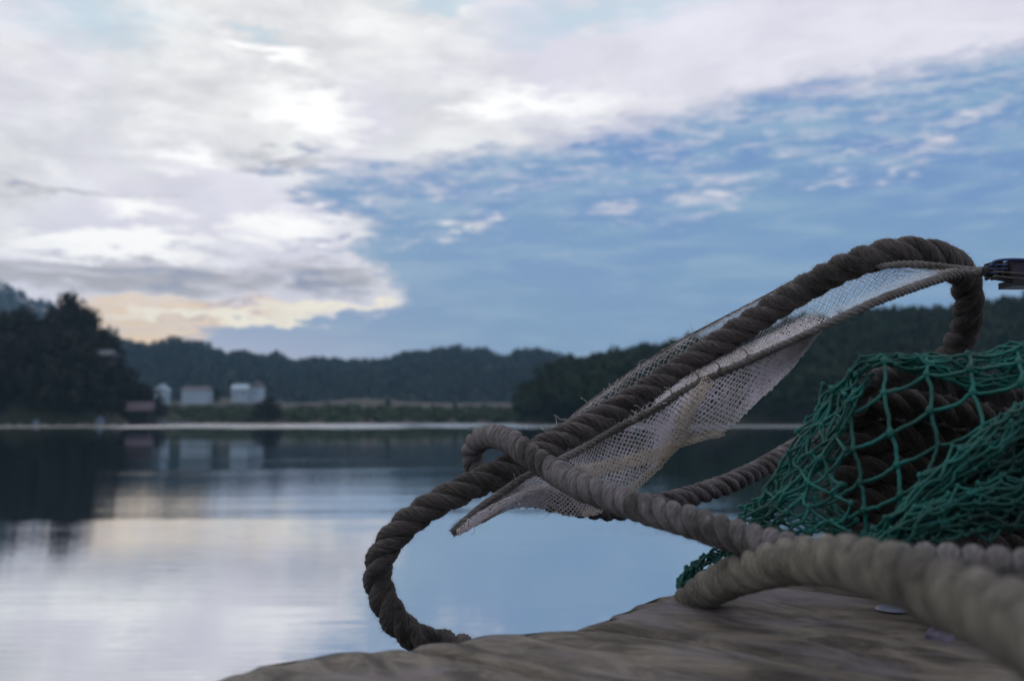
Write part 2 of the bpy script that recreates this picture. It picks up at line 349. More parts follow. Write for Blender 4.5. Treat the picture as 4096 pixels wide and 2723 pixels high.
# ------------------------------------------------------------------ land
M_SOIL = simple('forest_floor', (.018, .024, .014), (.035, .038, .02), .3, .95)
M_MEADOW = simple('meadow', (.035, .055, .030), (.095, .065, .070), .06, .95, stretch=(1, 2, 1))
def interp(pts, x): a = np.array(sorted(pts), float); return np.interp(x, a[:, 0], a[:, 1])
def u_of(x, y): return 2048 + FPX * x / (CP * y)          # close enough far away
def ztop(prof, x, Y): return CAM_Z + (1684 - interp(prof, 2048 + FPX * x / Y)) / FPX * Y
class Hill:
    def __init__(s, name, prof, Y, depth, tree, x0, x1, mat, nose=None, back=220):
        s.prof, s.Y, s.depth, s.tree, s.x0, s.x1, s.back = prof, Y, depth, tree, x0, x1, back
        nx, ny = 120, 30; X = np.linspace(x0, x1, nx); Yv = np.concatenate([np.linspace(Y - depth, Y, 20), np.linspace(Y, Y + back, 11)[1:]])
        gx, gy = np.meshgrid(X, Yv); gz = s.h(gx, gy)
        V = np.stack([gx, gy, gz], -1).reshape(-1, 3)
        i = np.arange(len(Yv) - 1)[:, None] * nx + np.arange(nx - 1)[None]
        F = np.stack([i, i + 1, i + nx + 1, i + nx], -1).reshape(-1, 4)
        obj(name, mesh(name, V, F, mat), kind='structure')
    def h(s, x, y):
        x = np.asarray(x, float); y = np.asarray(y, float)
        z = ztop(s.prof, x * s.Y / np.maximum(np.minimum(y, s.Y), s.Y - s.depth), s.Y) - s.tree
        z = np.maximum(z, -1.5)
        f = np.clip((y - (s.Y - s.depth)) / s.depth, 0, 1); f = np.sin(f * math.pi / 2) ** 0.9
        b = np.clip((y - s.Y) / s.back, 0, 1); b = b * b * (3 - 2 * b)
        return -1.0 + (z + 1.0) * f * (1 - b) + 1.2 * (vnoise2(x * .03, y * .03, 3) - .5) * f
prof_far = [(-900, 1080), (-300, 1060), (0, 1130), (60, 1162), (110, 1195), (200, 1217), (300, 1290), (430, 1350), (700, 1420), (1200, 1600), (1500, 1700)]
prof_ridge = [(-400, 1330), (300, 1335), (424, 1342), (479, 1364), (584, 1384), (683, 1356), (744, 1370), (815, 1382), (892, 1415), (964, 1404), (1025, 1430), (1096, 1412), (1146, 1449), (1267, 1438), (1440, 1449), (1554, 1441), (1588, 1420), (1724, 1413), (1817, 1390), (1868, 1413), (1936, 1401), (1995, 1430), (2029, 1430), (2063, 1403), (2105, 1401), (2190, 1413), (2250, 1430), (2341, 1441), (2416, 1418), (2600, 1392), (2900, 1380), (4600, 1380)]
prof_right = [(1900, 1720), (2075, 1700), (2090, 1570), (2150, 1505), (2230, 1455), (2341, 1442), (2416, 1420), (2600, 1392), (2700, 1370), (2900, 1335), (3100, 1300), (3404, 1264), (3552, 1237), (3623, 1248), (3816, 1248), (3931, 1215), (4035, 1201), (4095, 1192), (4700, 1150)]
prof_head = [(-700, 1140), (-200, 1180), (0, 1262), (80, 1212), (140, 1262), (190, 1262), (215, 1230), (275, 1206), (325, 1238), (375, 1290), (418, 1335), (436, 1440), (512, 1478), (551, 1530), (600, 1545), (616, 1610), (645, 1705), (720, 1740)]
def xr(u, Y): return (u - 2048) / FPX * Y
hf = Hill('far_hill', prof_far, 1350, 260, 12, xr(-900, 1350), xr(1500, 1350), M_SOIL, back=400)
hr = Hill('wooded_ridge', prof_ridge, 860, 270, 13, xr(-100, 860) , xr(4300, 860), M_SOIL)
hg = Hill('right_hill', prof_right, 330, 95, 10, xr(1950, 330), xr(4650, 330), M_SOIL)
hh = Hill('headland', prof_head, 260, 40, 12.5, xr(-600, 260), xr(740, 260), M_SOIL, back=90)
# low meadow in the middle
mx0, mx1 = xr(560, 400), xr(2500, 400)
X = np.linspace(mx0, mx1, 90); Yv = np.linspace(322, 470, 24); gx, gy = np.meshgrid(X, Yv)
def meadow_h(x, y): return -0.6 + 4.2 * np.clip((y - 322) / 40, 0, 1) ** .7 + np.clip((y - 362) / 100, 0, 1) * (5.0 + 3.0 * vnoise(np.asarray(x) * .03, 4))+ .5 * vnoise2(np.asarray(x) * .1, np.asarray(y) * .1, 8)
i = np.arange(23)[:, None] * 90 + np.arange(89)[None]
obj('meadow', mesh('meadow', np.stack([gx, gy, meadow_h(gx, gy)], -1).reshape(-1, 3), np.stack([i, i + 1, i + 91, i + 90], -1).reshape(-1, 4), M_MEADOW), kind='structure')

# foliage: crowns made of many small leaf clumps
def leaf_mat(name, c1, c2):
    m, t, b, out = new_mat(name)
    co = t.node('ShaderNodeTexCoord').outputs['Object']; n = t.noise(co, 1.2, 4.0, .65)
    oi = t.node('ShaderNodeObjectInfo').outputs['Random']
    f = t.m('ADD', t.rng(n.outputs[0], .3, .7, 0, .75), t.m('MULTIPLY', oi, .25))
    col = t.mix(f, c1, c2); gp = t.node('ShaderNodeNewGeometry').outputs['Position']
    col = t.mix(t.m('MULTIPLY', t.rng(t.noise(gp, .045, 3.0, .6).outputs[0], .42, .62), .7), col, tuple(x * y for x, y in zip(c1, (1.7, .75, .95))))
    t.put(b.inputs['Base Color'], col); b.inputs['Roughness'].default_value = .8
    b.inputs['Specular IOR Level'].default_value = .15
    return m
M_LEAFD = leaf_mat('dark_foliage', (.010, .010, .006), (.030, .028, .016))
M_LEAFG = leaf_mat('green_foliage', (.009, .020, .008), (.028, .056, .020))
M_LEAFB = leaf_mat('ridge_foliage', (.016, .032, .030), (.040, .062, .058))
M_REED = leaf_mat('bank_scrub', (.03, .075, .03), (.09, .11, .055))
M_BARK = simple('bark', (.06, .05, .045), (.14, .12, .11), 3, .9)
def crown(n, w, h, seed, size, conic=0.0):
    r = np.random.default_rng(seed); k = 7
    cen = np.stack([r.normal(0, .42, k) * w, r.normal(0, .42, k) * w, (.42 + .5 * r.random(k)) * h], 1)
    cen[:, :2] *= (1 - conic * (cen[:, 2:3] / h)); rad = (.30 + .26 * r.random(k)) * w * (1 - conic * .6 * cen[:, 2] / h)
    cen[0] = (0, 0, h * .52); rad[0] = w * .62; cen[1] = (0, 0, h * .86); rad[1] = w * (.34 - .18 * conic)
    a = r.integers(0, k, n); d = r.normal(size=(n, 3)); d /= np.linalg.norm(d, axis=1)[:, None]
    p = cen[a] + d * (rad[a] * (.55 + .5 * r.random(n)))[:, None] * np.array([1, 1, h / w * .42 + .35])
    p[:, 2] = np.clip(p[:, 2], h * .12, None)
    e1 = r.normal(size=(n, 3)); e1 /= np.linalg.norm(e1, axis=1)[:, None]; e2 = np.cross(d + .5 * e1, e1); e2 /= np.linalg.norm(e2, axis=1)[:, None] + 1e-9
    s = size * (.5 + r.random(n))[:, None]
    V = np.stack([p - e1 * s, p - e2 * s * .6, p + e1 * s, p + e2 * s * .6], 1).reshape(-1, 3)
    return V, np.arange(4 * n).reshape(-1, 4)
def trunk_mesh(h, r0, seed):
    r = np.random.default_rng(seed); b = MB()
    z = np.linspace(-0.8, h * .8, 8); b.tube(np.stack([vnoise(z * .3, seed) * .5 - .25, vnoise(z * .3, seed + 9) * .5 - .25, z], 1), np.linspace(r0, r0 * .25, 8), 7)
    for k in range(5):
        a = r.random() * 6.28; z0 = h * (.35 + .4 * r.random()); L = h * (.2 + .12 * r.random())
        t = np.linspace(0, 1, 4)[:, None]; b.tube(np.array([0, 0, z0]) + t * np.array([math.cos(a) * L, math.sin(a) * L, L * .6]), np.linspace(r0 * .4, r0 * .08, 4), 5)
    return b
CR = {}
def protos(key, mat, n, w, h, size, conic=0.0, count=4):
    L = []
    for i in range(count):
        V, F = crown(n, w * (.85 + .3 * rng.random()), h, 100 + i * 7 + hash(key) % 1, size, conic)
        tb = trunk_mesh(h, .032 * h, 20 + i); me = bpy.data.meshes.new('trunk')
        VV = np.concatenate(tb.V); FF = np.concatenate(tb.F)
        me.from_pydata(VV.tolist(), [], [f[:3] if f[2] == f[3] else f for f in FF.tolist()]); me.materials.append(M_BARK)
        L.append((mesh('crown', V, F, mat, False), me))
    CR[key] = L
protos('dark', M_LEAFD, 1500, 4.0, 11.0, .34)
protos('green', M_LEAFG, 1200, 3.8, 10.5, .42, .2)
protos('ridge', M_LEAFB, 500, 5.0, 13.0, .75, .25)
def put_tree(key, x, y, z, s, label, group=None, name='broadleaf_tree', k=None, sz=1.0):
    cm, tm = CR[key][random.randrange(len(CR[key])) if k is None else k]
    t = thing(name, label, 'tree', (x, y, z), group, random.random() * 6.28)
    a = obj('crown', cm, t); b = obj('trunk', tm, t)
    t.scale = (s, s, s * sz)
    return t
def forest(name, hill, n, mat, w, h, size, nq, seed, kind_label, umin, umax, keep=None):
    r = np.random.default_rng(seed); VV = []; FF = []; c = 0; base = [crown(nq, w, h, 300 + k, size, .2) for k in range(4)]
    for _ in range(n):
        x = hill.x0 + (hill.x1 - hill.x0) * r.random(); y = hill.Y - hill.depth + (hill.depth + 14) * r.random() ** .85
        u = 2048 + FPX * x / y
        if not (umin < u < umax): continue
        if hill.Y == 260 and u > 455 and y < 252: continue
        z = float(hill.h(x, y))
        if z < -.2: continue
        V, F = base[r.integers(4)]; s = .65 + .5 * r.random(); a = r.random() * 6.28; cs, sn = math.cos(a), math.sin(a)
        zt = ztop(hill.prof, x * hill.Y / y, hill.Y)
        if y > hill.Y - 30: s = min(s, max(.35, (zt - z) / h))
        Vn = np.stack([V[:, 0] * cs - V[:, 1] * sn, V[:, 0] * sn + V[:, 1] * cs, V[:, 2]], 1) * s + (x, y, z - .6)
        VV.append(Vn); FF.append(F + c); c += len(V)
    obj(name, mesh(name, np.concatenate(VV), np.concatenate(FF), mat, False), kind='stuff', label=kind_label, category='forest')
forest('forest', hf, 900, M_LEAFB, 7, 14, 1.7, 70, 1, 'bluish wood covering the distant hill at the left edge', -400, 1300)
forest('forest', hr, 3300, M_LEAFB, 6.5, 13, 1.5, 84, 2, 'slate blue wood covering the long low ridge behind the lake', -200, 4250)
forest('forest', hg, 1500, M_LEAFG, 4.6, 10, .85, 160, 3, 'dark green wood covering the nearer hill on the right', 2060, 4400)
forest('forest', hh, 520, M_LEAFD, 4.4, 10.5, .62, 260, 4, 'near black wood on the headland at the left shore', -300, 640)
ORD = 'first second third fourth fifth sixth seventh eighth ninth tenth eleventh twelfth thirteenth fourteenth fifteenth sixteenth seventeenth eighteenth nineteenth twentieth twenty-first twenty-second twenty-third twenty-fourth twenty-fifth twenty-sixth'.split()
def skyline(hill, us, key, label, group, dy=-4, jitter=0.0):
    for n, (u, v) in enumerate(sorted(us)):
        y = hill.Y + dy + random.uniform(-4, 4); x = xr(u, y)
        zt = CAM_Z + (1684 - v) / FPX * y; z = float(hill.h(x, y)) - .5
        H = {'dark': 11.0, 'green': 10.5, 'ridge': 13.0}[key]; s = max(.45, (zt - z) / H / 1.04)
        put_tree(key, x, y, z, min(s, 1.6), ORD[n] + ' from the left of the ' + label, group)
skyline(hr, [(683, 1354), (720, 1368), (815, 1378), (964, 1400), (1096, 1404), (1205, 1432), (1350, 1430), (1430, 1436), (1590, 1414), (1628, 1404), (1695, 1404), (1760, 1400), (1800, 1386), (1830, 1388), (1920, 1399), (1950, 1399), (2063, 1400), (2105, 1393), (2170, 1408), (2416, 1412), (2470, 1410), (1250, 1436), (1500, 1438), (1560, 1434), (880, 1405)],
        'ridge', 'slate blue trees on the long far ridge crest', 'trees along the ridge crest')
skyline(hg, [(2130, 1520), (2180, 1488), (2250, 1452), (2420, 1412), (2470, 1404), (2596, 1376), (2680, 1366), (2720, 1358), (3405, 1250), (3440, 1252), (3552, 1222), (3520, 1238), (3640, 1242), (3700, 1246), (3935, 1206), (3960, 1210), (4030, 1196), (4075, 1190)],
        'green', 'dark green trees on the right hill skyline', 'trees on the right hill crest')
_z = float(hh.h(xr(270, 262), 262)) - 3; put_tree('dark', xr(270, 262), 262, _z, (CAM_Z + (1684 - 1200) / FPX * 262 - _z) / 11.2, 'tallest rounded black tree on the headland crest against the sky', name='rounded_tree', k=0)
for u, v, lb in ((352, 1262, 'small black tree on the slope just right of the tallest headland tree'), (404, 1318, 'black tree at the right brow of the headland above the drop'),
                 (228, 1232, 'black tree leaning against the left side of the tallest headland tree'), (312, 1226, 'black tree filling the right side of the tallest headland tree'),
                 (70, 1236, 'black tree at the far left of the headland crest'), (500, 1478, 'dark tree on the lower step of the headland, left of the white houses'),
                 (585, 1540, 'dark low tree at the end of the headland behind the shed')):
    y = 258; x = xr(u, y); zt = CAM_Z + (1684 - v) / FPX * y; z = max(float(hh.h(x, y)) - .5, zt - 13)
    put_tree('dark', x, y, z, (zt - z) / 11.2, lb)
put_tree('dark', xr(634, 252), 252, -.3, .62, 'low dark tree beside the right gable of the shore shed', sz=.95)
# shore scrub and the single round bush
b = []
r = np.random.default_rng(77); VV = []; FF = []; c = 0
for _ in range(900):
    u = r.uniform(640, 2120); y = r.uniform(324, 372); x = xr(u, y); z = float(meadow_h(x, y)) - .3
    V, F = crown(36, 1.6, 2.6, int(r.integers(50)), .55); s = .4 + .8 * r.random() ** 2
    VV.append(V * (s * 1.6, s, s) + (x, y, z)); FF.append(F + c); c += len(V)
obj('shore_scrub', mesh('shore_scrub', np.concatenate(VV), np.concatenate(FF), M_REED, False), kind='stuff', label='low green and brown scrub and reeds along the middle shore', category='scrub')
for u, v, s, lb in ((1555, 1600, .55, 'rounded green bush in the middle of the low shore bank'), (1395, 1612, .42, 'small green bush left of the middle of the shore bank'), (1820, 1608, .5, 'green bush standing in the right part of the shore bank'), (1310, 1612, .4, 'small green bush right of the round black bush on the shore'), (870, 1560, .85, 'green tree standing between the two white houses')):
    y = 372 if u != 870 else 415; x = xr(u, y); zt = CAM_Z + (1684 - v) / FPX * y; z = float(meadow_h(x, y)) - .4
    put_tree('green', x, y, z, max((zt - z) / 10.6, .3), lb, name='shore_tree')
V, F = crown(1600, 3.2, 7.6, 9, .34); V[:, 2] = V[:, 2] * 1.0 - .9
t = thing('round_bush', 'round near black bush at the water edge below the right white house', 'bush', (xr(1075, 300), 300, 0))
obj('crown', mesh('crown', V * (1.2, 1.2, 1.12), F, M_LEAFD, False), t)

# bank under the scrub and the left shore stones
M_STONE = simple('shore_stone', (.09, .09, .085), (.20, .19, .18), 3, .9)
def stone(x, y, z, s):
    n = 6; th = np.linspace(0, math.pi, 5); ph = np.linspace(0, 2 * math.pi, 8, endpoint=False); V = []
    for a in th:
        for p in ph:
            k = .8 + .4 * random.random(); V.append((s * math.sin(a) * math.cos(p) * k * 1.5, s * math.sin(a) * math.sin(p) * k, s * .6 * math.cos(a) * k))
    return mesh('shore_stone', np.array(V), tubefaces(5, 8), M_STONE)
stones = [stone(0, 0, 0, .5) for _ in range(4)]
for k in range(18):
    u = 20 + k * 56 + random.uniform(-14, 14); y = 219 if u < 560 else 262
    o = obj('shore_stone', stones[k % 4]); o.location = (xr(u, y), y + random.uniform(-1, 2), .1); o.scale = [random.uniform(.5, 1.2)] * 3; o.rotation_euler = (0, 0, random.random() * 6)
    o['label'] = ORD[k] + ' from the left of the pale stones along the left waterline'; o['category'] = 'stone'; o['group'] = 'stones along the left waterline'

# buildings
M_SHADEWHITE = simple('shaded_white_boards', (.34, .46, .58), (.42, .55, .66), 1.0, .7, stretch=(1, 1, 6))  # white paint with its bluish shade put into the colour
M_ROOF = simple('grey_roof', (.10, .10, .12), (.16, .15, .17), 2, .8)
M_SHEDR = simple('shed_roof', (.11, .085, .11), (.17, .14, .17), 2, .8)
M_SHEDW = simple('shed_wall', (.012, .011, .010), (.025, .022, .02), 2, .85)
M_GLASS = simple('dark_glass', (.02, .025, .03), (.03, .035, .04), 2, .15, spec=.5)
def house(u0, u1, vtop, vbot, Y, depth, label, roof_v, wallm, roofm, name='white_house', windows=3, rz=0.0, cat='house', gable_side=False):
    x0, x1 = xr(u0, Y), xr(u1, Y); zt = CAM_Z + (1684 - vtop) / FPX * Y; zb = CAM_Z + (1684 - vbot) / FPX * Y - 1.5; zr = CAM_Z + (1684 - roof_v) / FPX * Y
    w = (x1 - x0) / 2; H = zt - zb; t = thing(name, label, cat, ((x0 + x1) / 2, Y + depth / 2, zb), rz=rz)
    b = MB(); b.box((0, 0, H / 2), (w, depth / 2, H / 2)); b.done('wall', wallm, t, False)
    hr_ = zr - zt; b = MB(); e = .35
    if gable_side:
        V = [(-w - e, -depth / 2 - e, H), (w + e, -depth / 2 - e, H), (w + e, depth / 2 + e, H), (-w - e, depth / 2 + e, H), (0, -depth / 2 - e, H + hr_), (0, depth / 2 + e, H + hr_)]
        F = [[0, 4, 5, 3], [4, 1, 2, 5], [0, 1, 4, 4], [2, 3, 5, 5], [0, 3, 2, 1]]
    else:
        V = [(-w - e, -depth / 2 - e, H), (w + e, -depth / 2 - e, H), (w + e, depth / 2 + e, H), (-w - e, depth / 2 + e, H), (-w - e, 0, H + hr_), (w + e, 0, H + hr_)]
        F = [[0, 1, 5, 4], [2, 3, 4, 5], [1, 2, 5, 5], [3, 0, 4, 4], [0, 3, 2, 1]]
    b.add(np.array(V), F); rf = b.done('roof', roofm, t, False)
    if windows:
        b = MB(); b.box((w * .4, 0, H + hr_), (.3, .3, .7)); b.done('chimney', roofm, rf, False)
    for k in range(windows):
        x = -w + (k + .5) * 2 * w / windows
        b = MB(); b.box((x, -depth / 2 - .03, H * .68), (.42, .05, .55)); wn = b.done('window', wallm, t, False)
        b = MB(); b.box((x, -depth / 2 - .09, H * .68), (.34, .012, .46)); b.done('pane', M_GLASS, wn, False)
    return t
house(618, 664, 1560, 1605, 410, 6, 'narrow white house, leftmost of the three behind the shore', 1538, M_SHADEWHITE, M_SHADEWHITE, windows=1, gable_side=True)
house(728, 832, 1560, 1602, 415, 7, 'long low white house, middle one of the three behind the shore', 1545, M_SHADEWHITE, M_ROOF, windows=0)
house(926, 992, 1555, 1596, 420, 7, 'white house with a raised right gable, right of the three', 1536, M_SHADEWHITE, M_SHADEWHITE, windows=2, gable_side=False)
house(994, 1042, 1548, 1596, 422, 8, 'white gabled house joined to the right of the rightmost white house', 1528, M_SHADEWHITE, M_ROOF, windows=1, gable_side=True)
house(497, 600, 1642, 1690, 246, 5, 'low dark boat shed with a purplish roof at the waterline', 1606, M_SHEDW, M_SHEDR, name='boat_shed', windows=0, cat='shed')
house(318, 432, 1420, 1440, 232, 5, 'house roof showing grey blue among the dark headland trees', 1396, M_SHEDW, simple('slate_roof', (.10, .11, .14), (.15, .16, .19), 2, .7), name='hillside_house', windows=0)
# small white boats drawn up at the shore
M_HULL = simple('boat_paint', (.10, .15, .24), (.15, .21, .30), 2, .4)
def boat(u, v, Y, L, label, h=1.0):
    x, _, z = W(u, v, Y); t = thing('moored_boat', label, 'boat', (x, Y, 0), rz=random.uniform(-.4, .4))
    n = 9; s = np.linspace(-1, 1, n); V = []
    for q_ in s:
        w = .32 * L * (1 - abs(q_) ** 2.2) * .5 + .02
        V += [(q_ * L / 2, -w, h * (.75 + .15 * q_ * q_)), (q_ * L / 2, -w * .7, h * .1), (q_ * L / 2, 0, -h * .12), (q_ * L / 2, w * .7, h * .1), (q_ * L / 2, w, h * (.75 + .15 * q_ * q_)), (q_ * L / 2, 0, h * .5)]
    b = MB(); b.add(np.array(V), tubefaces(n, 6)); b.done('hull', M_HULL, t)
    b = MB(); b.box((L * .06, 0, h * .95), (L * .14, L * .09, h * .35), taper=.8); b.done('cabin', M_HULL, t, False)
boat(400, 1662, 222, 2.4, 'white boat with a cabin under the headland, left of the shed', 1.5)
boat(145, 1690, 214, 1.9, 'small pale boat at the far left waterline', .9)
boat(655, 1680, 250, 1.8, 'small white boat just right of the boat shed', 1.0)
boat(722, 1682, 270, 1.5, 'tiny white boat below the middle white house', .8)

# ------------------------------------------------------------------ ropes
def fuzz(name, pos, nrm, tan, n, mat, parent, lmin, lmax, width, seed=0):
    r = np.random.default_rng(seed); k = r.integers(0, len(pos), n); p = pos[k]; N = nrm[k]; T = tan[k] * np.where(r.random(n) < .5, -1, 1)[:, None]
    d = N * (.35 + .6 * r.random(n))[:, None] + T * (.3 + .9 * r.random(n))[:, None] + r.normal(0, .35, (n, 3)); d /= np.linalg.norm(d, axis=1)[:, None]
    L = (lmin + (lmax - lmin) * r.random(n) ** 2.5)[:, None]; bend = r.normal(0, .55, (n, 3)) + np.array([0, 0, -.1])
    s = np.cross(d, r.normal(size=(n, 3))); s /= np.linalg.norm(s, axis=1)[:, None]; w = width
    a = p - N * .0006; m = p + d * L * .5 + bend * L * .08; e = p + d * L * .9 + bend * L * .35
    V = np.stack([a - s * w, a + s * w, m + s * w * .7, m - s * w * .7, e + s * w * .25, e - s * w * .25], 1).reshape(-1, 3)
    i = np.arange(n)[:, None] * 6; F = np.concatenate([i + np.array([0, 1, 2, 3]), i + np.array([3, 2, 4, 5])])
    obj(name, mesh(name, V, F, mat, True), parent, kind='stuff')
def rope(name, label, pts, D, pitch, mat, hand=1, ds=.0020, sides=26, nf=6000, world=False, yarns=7, fl=(.002, .009), width=.00011, strands=3, phase=0.0, cat='rope', sw=None, fz=None, loose=.0, lay=(.53, .50), tuft=.08, groove=.52):
    pw = np.asarray(pts if world else pix(pts), float)
    _, L = spline(pw, 10); n = max(int(L / ds), 30); c, L = spline(pw, n)
    T, N, B = frames(c); s = np.linspace(0, L, n)
    root = thing(name, label, cat, c[n // 2]); off = c[n // 2]
    Rr = D / 2; PP = []; NN = []; TT = []; ph0 = 2 * math.pi * s / pitch + .5 * (vnoise(s / (pitch * 2.2), 3) - .5) + phase
    ro, rs = lay; bw = min(rs, (pitch / strands) * math.cos(math.atan(2 * math.pi * ro * Rr / pitch)) * groove / Rr) / rs
    for k in range(strands):
        a = hand * (ph0 + 0) + 2 * math.pi * k / strands
        er = np.cos(a)[:, None] * N + np.sin(a)[:, None] * B
        swell = 1 + .07 * (vnoise(s / .012, k + 5) - .5) + .09 * (vnoise(s / .05, k + 15) - .5)
        cen = c + er * (Rr * ro * (1 + loose * (vnoise(s / .03, k + 31) - .5)))[:, None] if loose else c + er * Rr * ro
        t = np.gradient(cen, axis=0); t /= np.linalg.norm(t, axis=1)[:, None]
        e1 = er - t * np.sum(er * t, 1)[:, None]; e1 /= np.linalg.norm(e1, axis=1)[:, None]; e2 = np.cross(t, e1)
        th = np.linspace(0, 2 * math.pi, sides, endpoint=False)
        tw = -hand * 2 * math.pi * s / (pitch * 1.15)          # the yarns lie against the lay of the strands
        yg = .5 + .5 * np.cos(yarns * (th[None] + tw[:, None]))
        rr = Rr * rs * swell[:, None] * (1 - .075 * (1 - yg) ** 2 + tuft * (vnoise2(s[:, None] / .0045 + 0 * th[None], (th[None] + tw[:, None]) * 3.2, k) - .5) + tuft * .6 * (vnoise2(s[:, None] / .0021 + 0 * th[None], (th[None] + tw[:, None]) * 8, k + 9) - .5))
        V = cen[:, None] + rr[..., None] * (np.cos(th)[None, :, None] * e1[:, None] * .98 + np.sin(th)[None, :, None] * e2[:, None] * 1.04 * bw)
        nr = np.cos(th)[None, :, None] * e1[:, None] + np.sin(th)[None, :, None] * e2[:, None]
        uv = np.stack([np.broadcast_to((s * 100)[:, None], (n, sides)), (th[None] + tw[:, None]) / (2 * math.pi)], -1).reshape(-1, 2)
        V = V.reshape(-1, 3) - off; F = tubefaces(n, sides)
        # the seam column would wrap in UV: repeat it with faces left as they are, the stretch is hidden between strands
        obj('strand', mesh('strand', V, F, mat, True, uv), root)
        outer = (np.cos(th) > -.35); PP.append((V.reshape(n, sides, 3)[:, outer]).reshape(-1, 3)); NN.append(nr[:, outer].reshape(-1, 3)); TT.append(np.repeat(t, outer.sum(), 0))
    if nf: fuzz('fuzz', np.concatenate(PP), np.concatenate(NN), np.concatenate(TT), nf, fz or M_FUZZ, root, fl[0], fl[1], width, 3)
    return root

main_pts = [(2250, 2860, .98), (1960, 2640, 1.10), (1790, 2580, 1.15), (1700, 2562, 1.15), (1636, 2530, 1.15), (1565, 2455, 1.15), (1518, 2352, 1.15), (1514, 2262, 1.15), (1550, 2178, 1.15), (1622, 2096, 1.15), (1729, 2022, 1.15), (1865, 1950, 1.155), (2023, 1879, 1.17), (2215, 1772, 1.20), (2444, 1652, 1.24), (2700, 1490, 1.26), (2950, 1325, 1.25), (3200, 1165, 1.21), (3400, 1060, 1.16), (3560, 1014, 1.13), (3680, 1010, 1.125), (3790, 1040, 1.13), (3856, 1110, 1.15), (3872, 1210, 1.17), (3866, 1300, 1.19), (3822, 1390, 1.22), (3790, 1460, 1.24), (3850, 1560, 1.28), (3960, 1640, 1.30)]
rope('mooring_rope', 'thick dark brown laid rope arcing up and looping down behind the green net', main_pts, .0345, .080, M_ROPE, nf=65000, ds=.0014, sides=34, tuft=.13, fl=(.0012, .0075))
sec_pts = [(4700, 2400, .50), (4300, 2320, .56), (3950, 2270, .62), (3600, 2250, .68), (3300, 2235, .72), (3050, 2175, .78), (2897, 2130, .82), (2740, 2080, .86), (2600, 2040, .90), (2460, 1994, .95), (2332, 1946, .99), (2198, 1873, 1.06), (2100, 1806, 1.10), (2040, 1764, 1.13), (1976, 1744, 1.17), (1915, 1762, 1.21), (1890, 1812, 1.23), (1898, 1862, 1.235), (1942, 1905, 1.235), (2040, 1945, 1.235), (2180, 1995, 1.245), (2350, 2030, 1.26), (2500, 2036, 1.28), (2700, 2000, 1.31), (2900, 1938, 1.36), (3050, 1868, 1.43), (3200, 1780, 1.50), (3350, 1712, 1.58), (3520, 1660, 1.64), (3700, 1640, 1.7)]
rope('curled_rope', 'greyish laid rope that ends the foreground in a small tight curl over the dark rope', sec_pts, .0285, .058, M_ROPE2, groove=.52, hand=1, nf=60000, ds=.0014, sides=30, tuft=.13, lay=(.53, .49), fl=(.0010, .0060))
front_pts = [(2640, 2540, 1.10), (2700, 2465, 1.02), (2780, 2395, .95), (2890, 2325, .87), (3070, 2262, .76), (3300, 2240, .66), (3550, 2285, .56), (3800, 2380, .48), (4020, 2470, .42), (4300, 2640, .35), (4600, 2900, .30)]
rope('foreground_rope', 'thick blurred pale rope arching over the timber in the lower right corner', front_pts, .0345, .104, M_FRONT, groove=.50, nf=3000, ds=.0016, lay=(.55, .48))

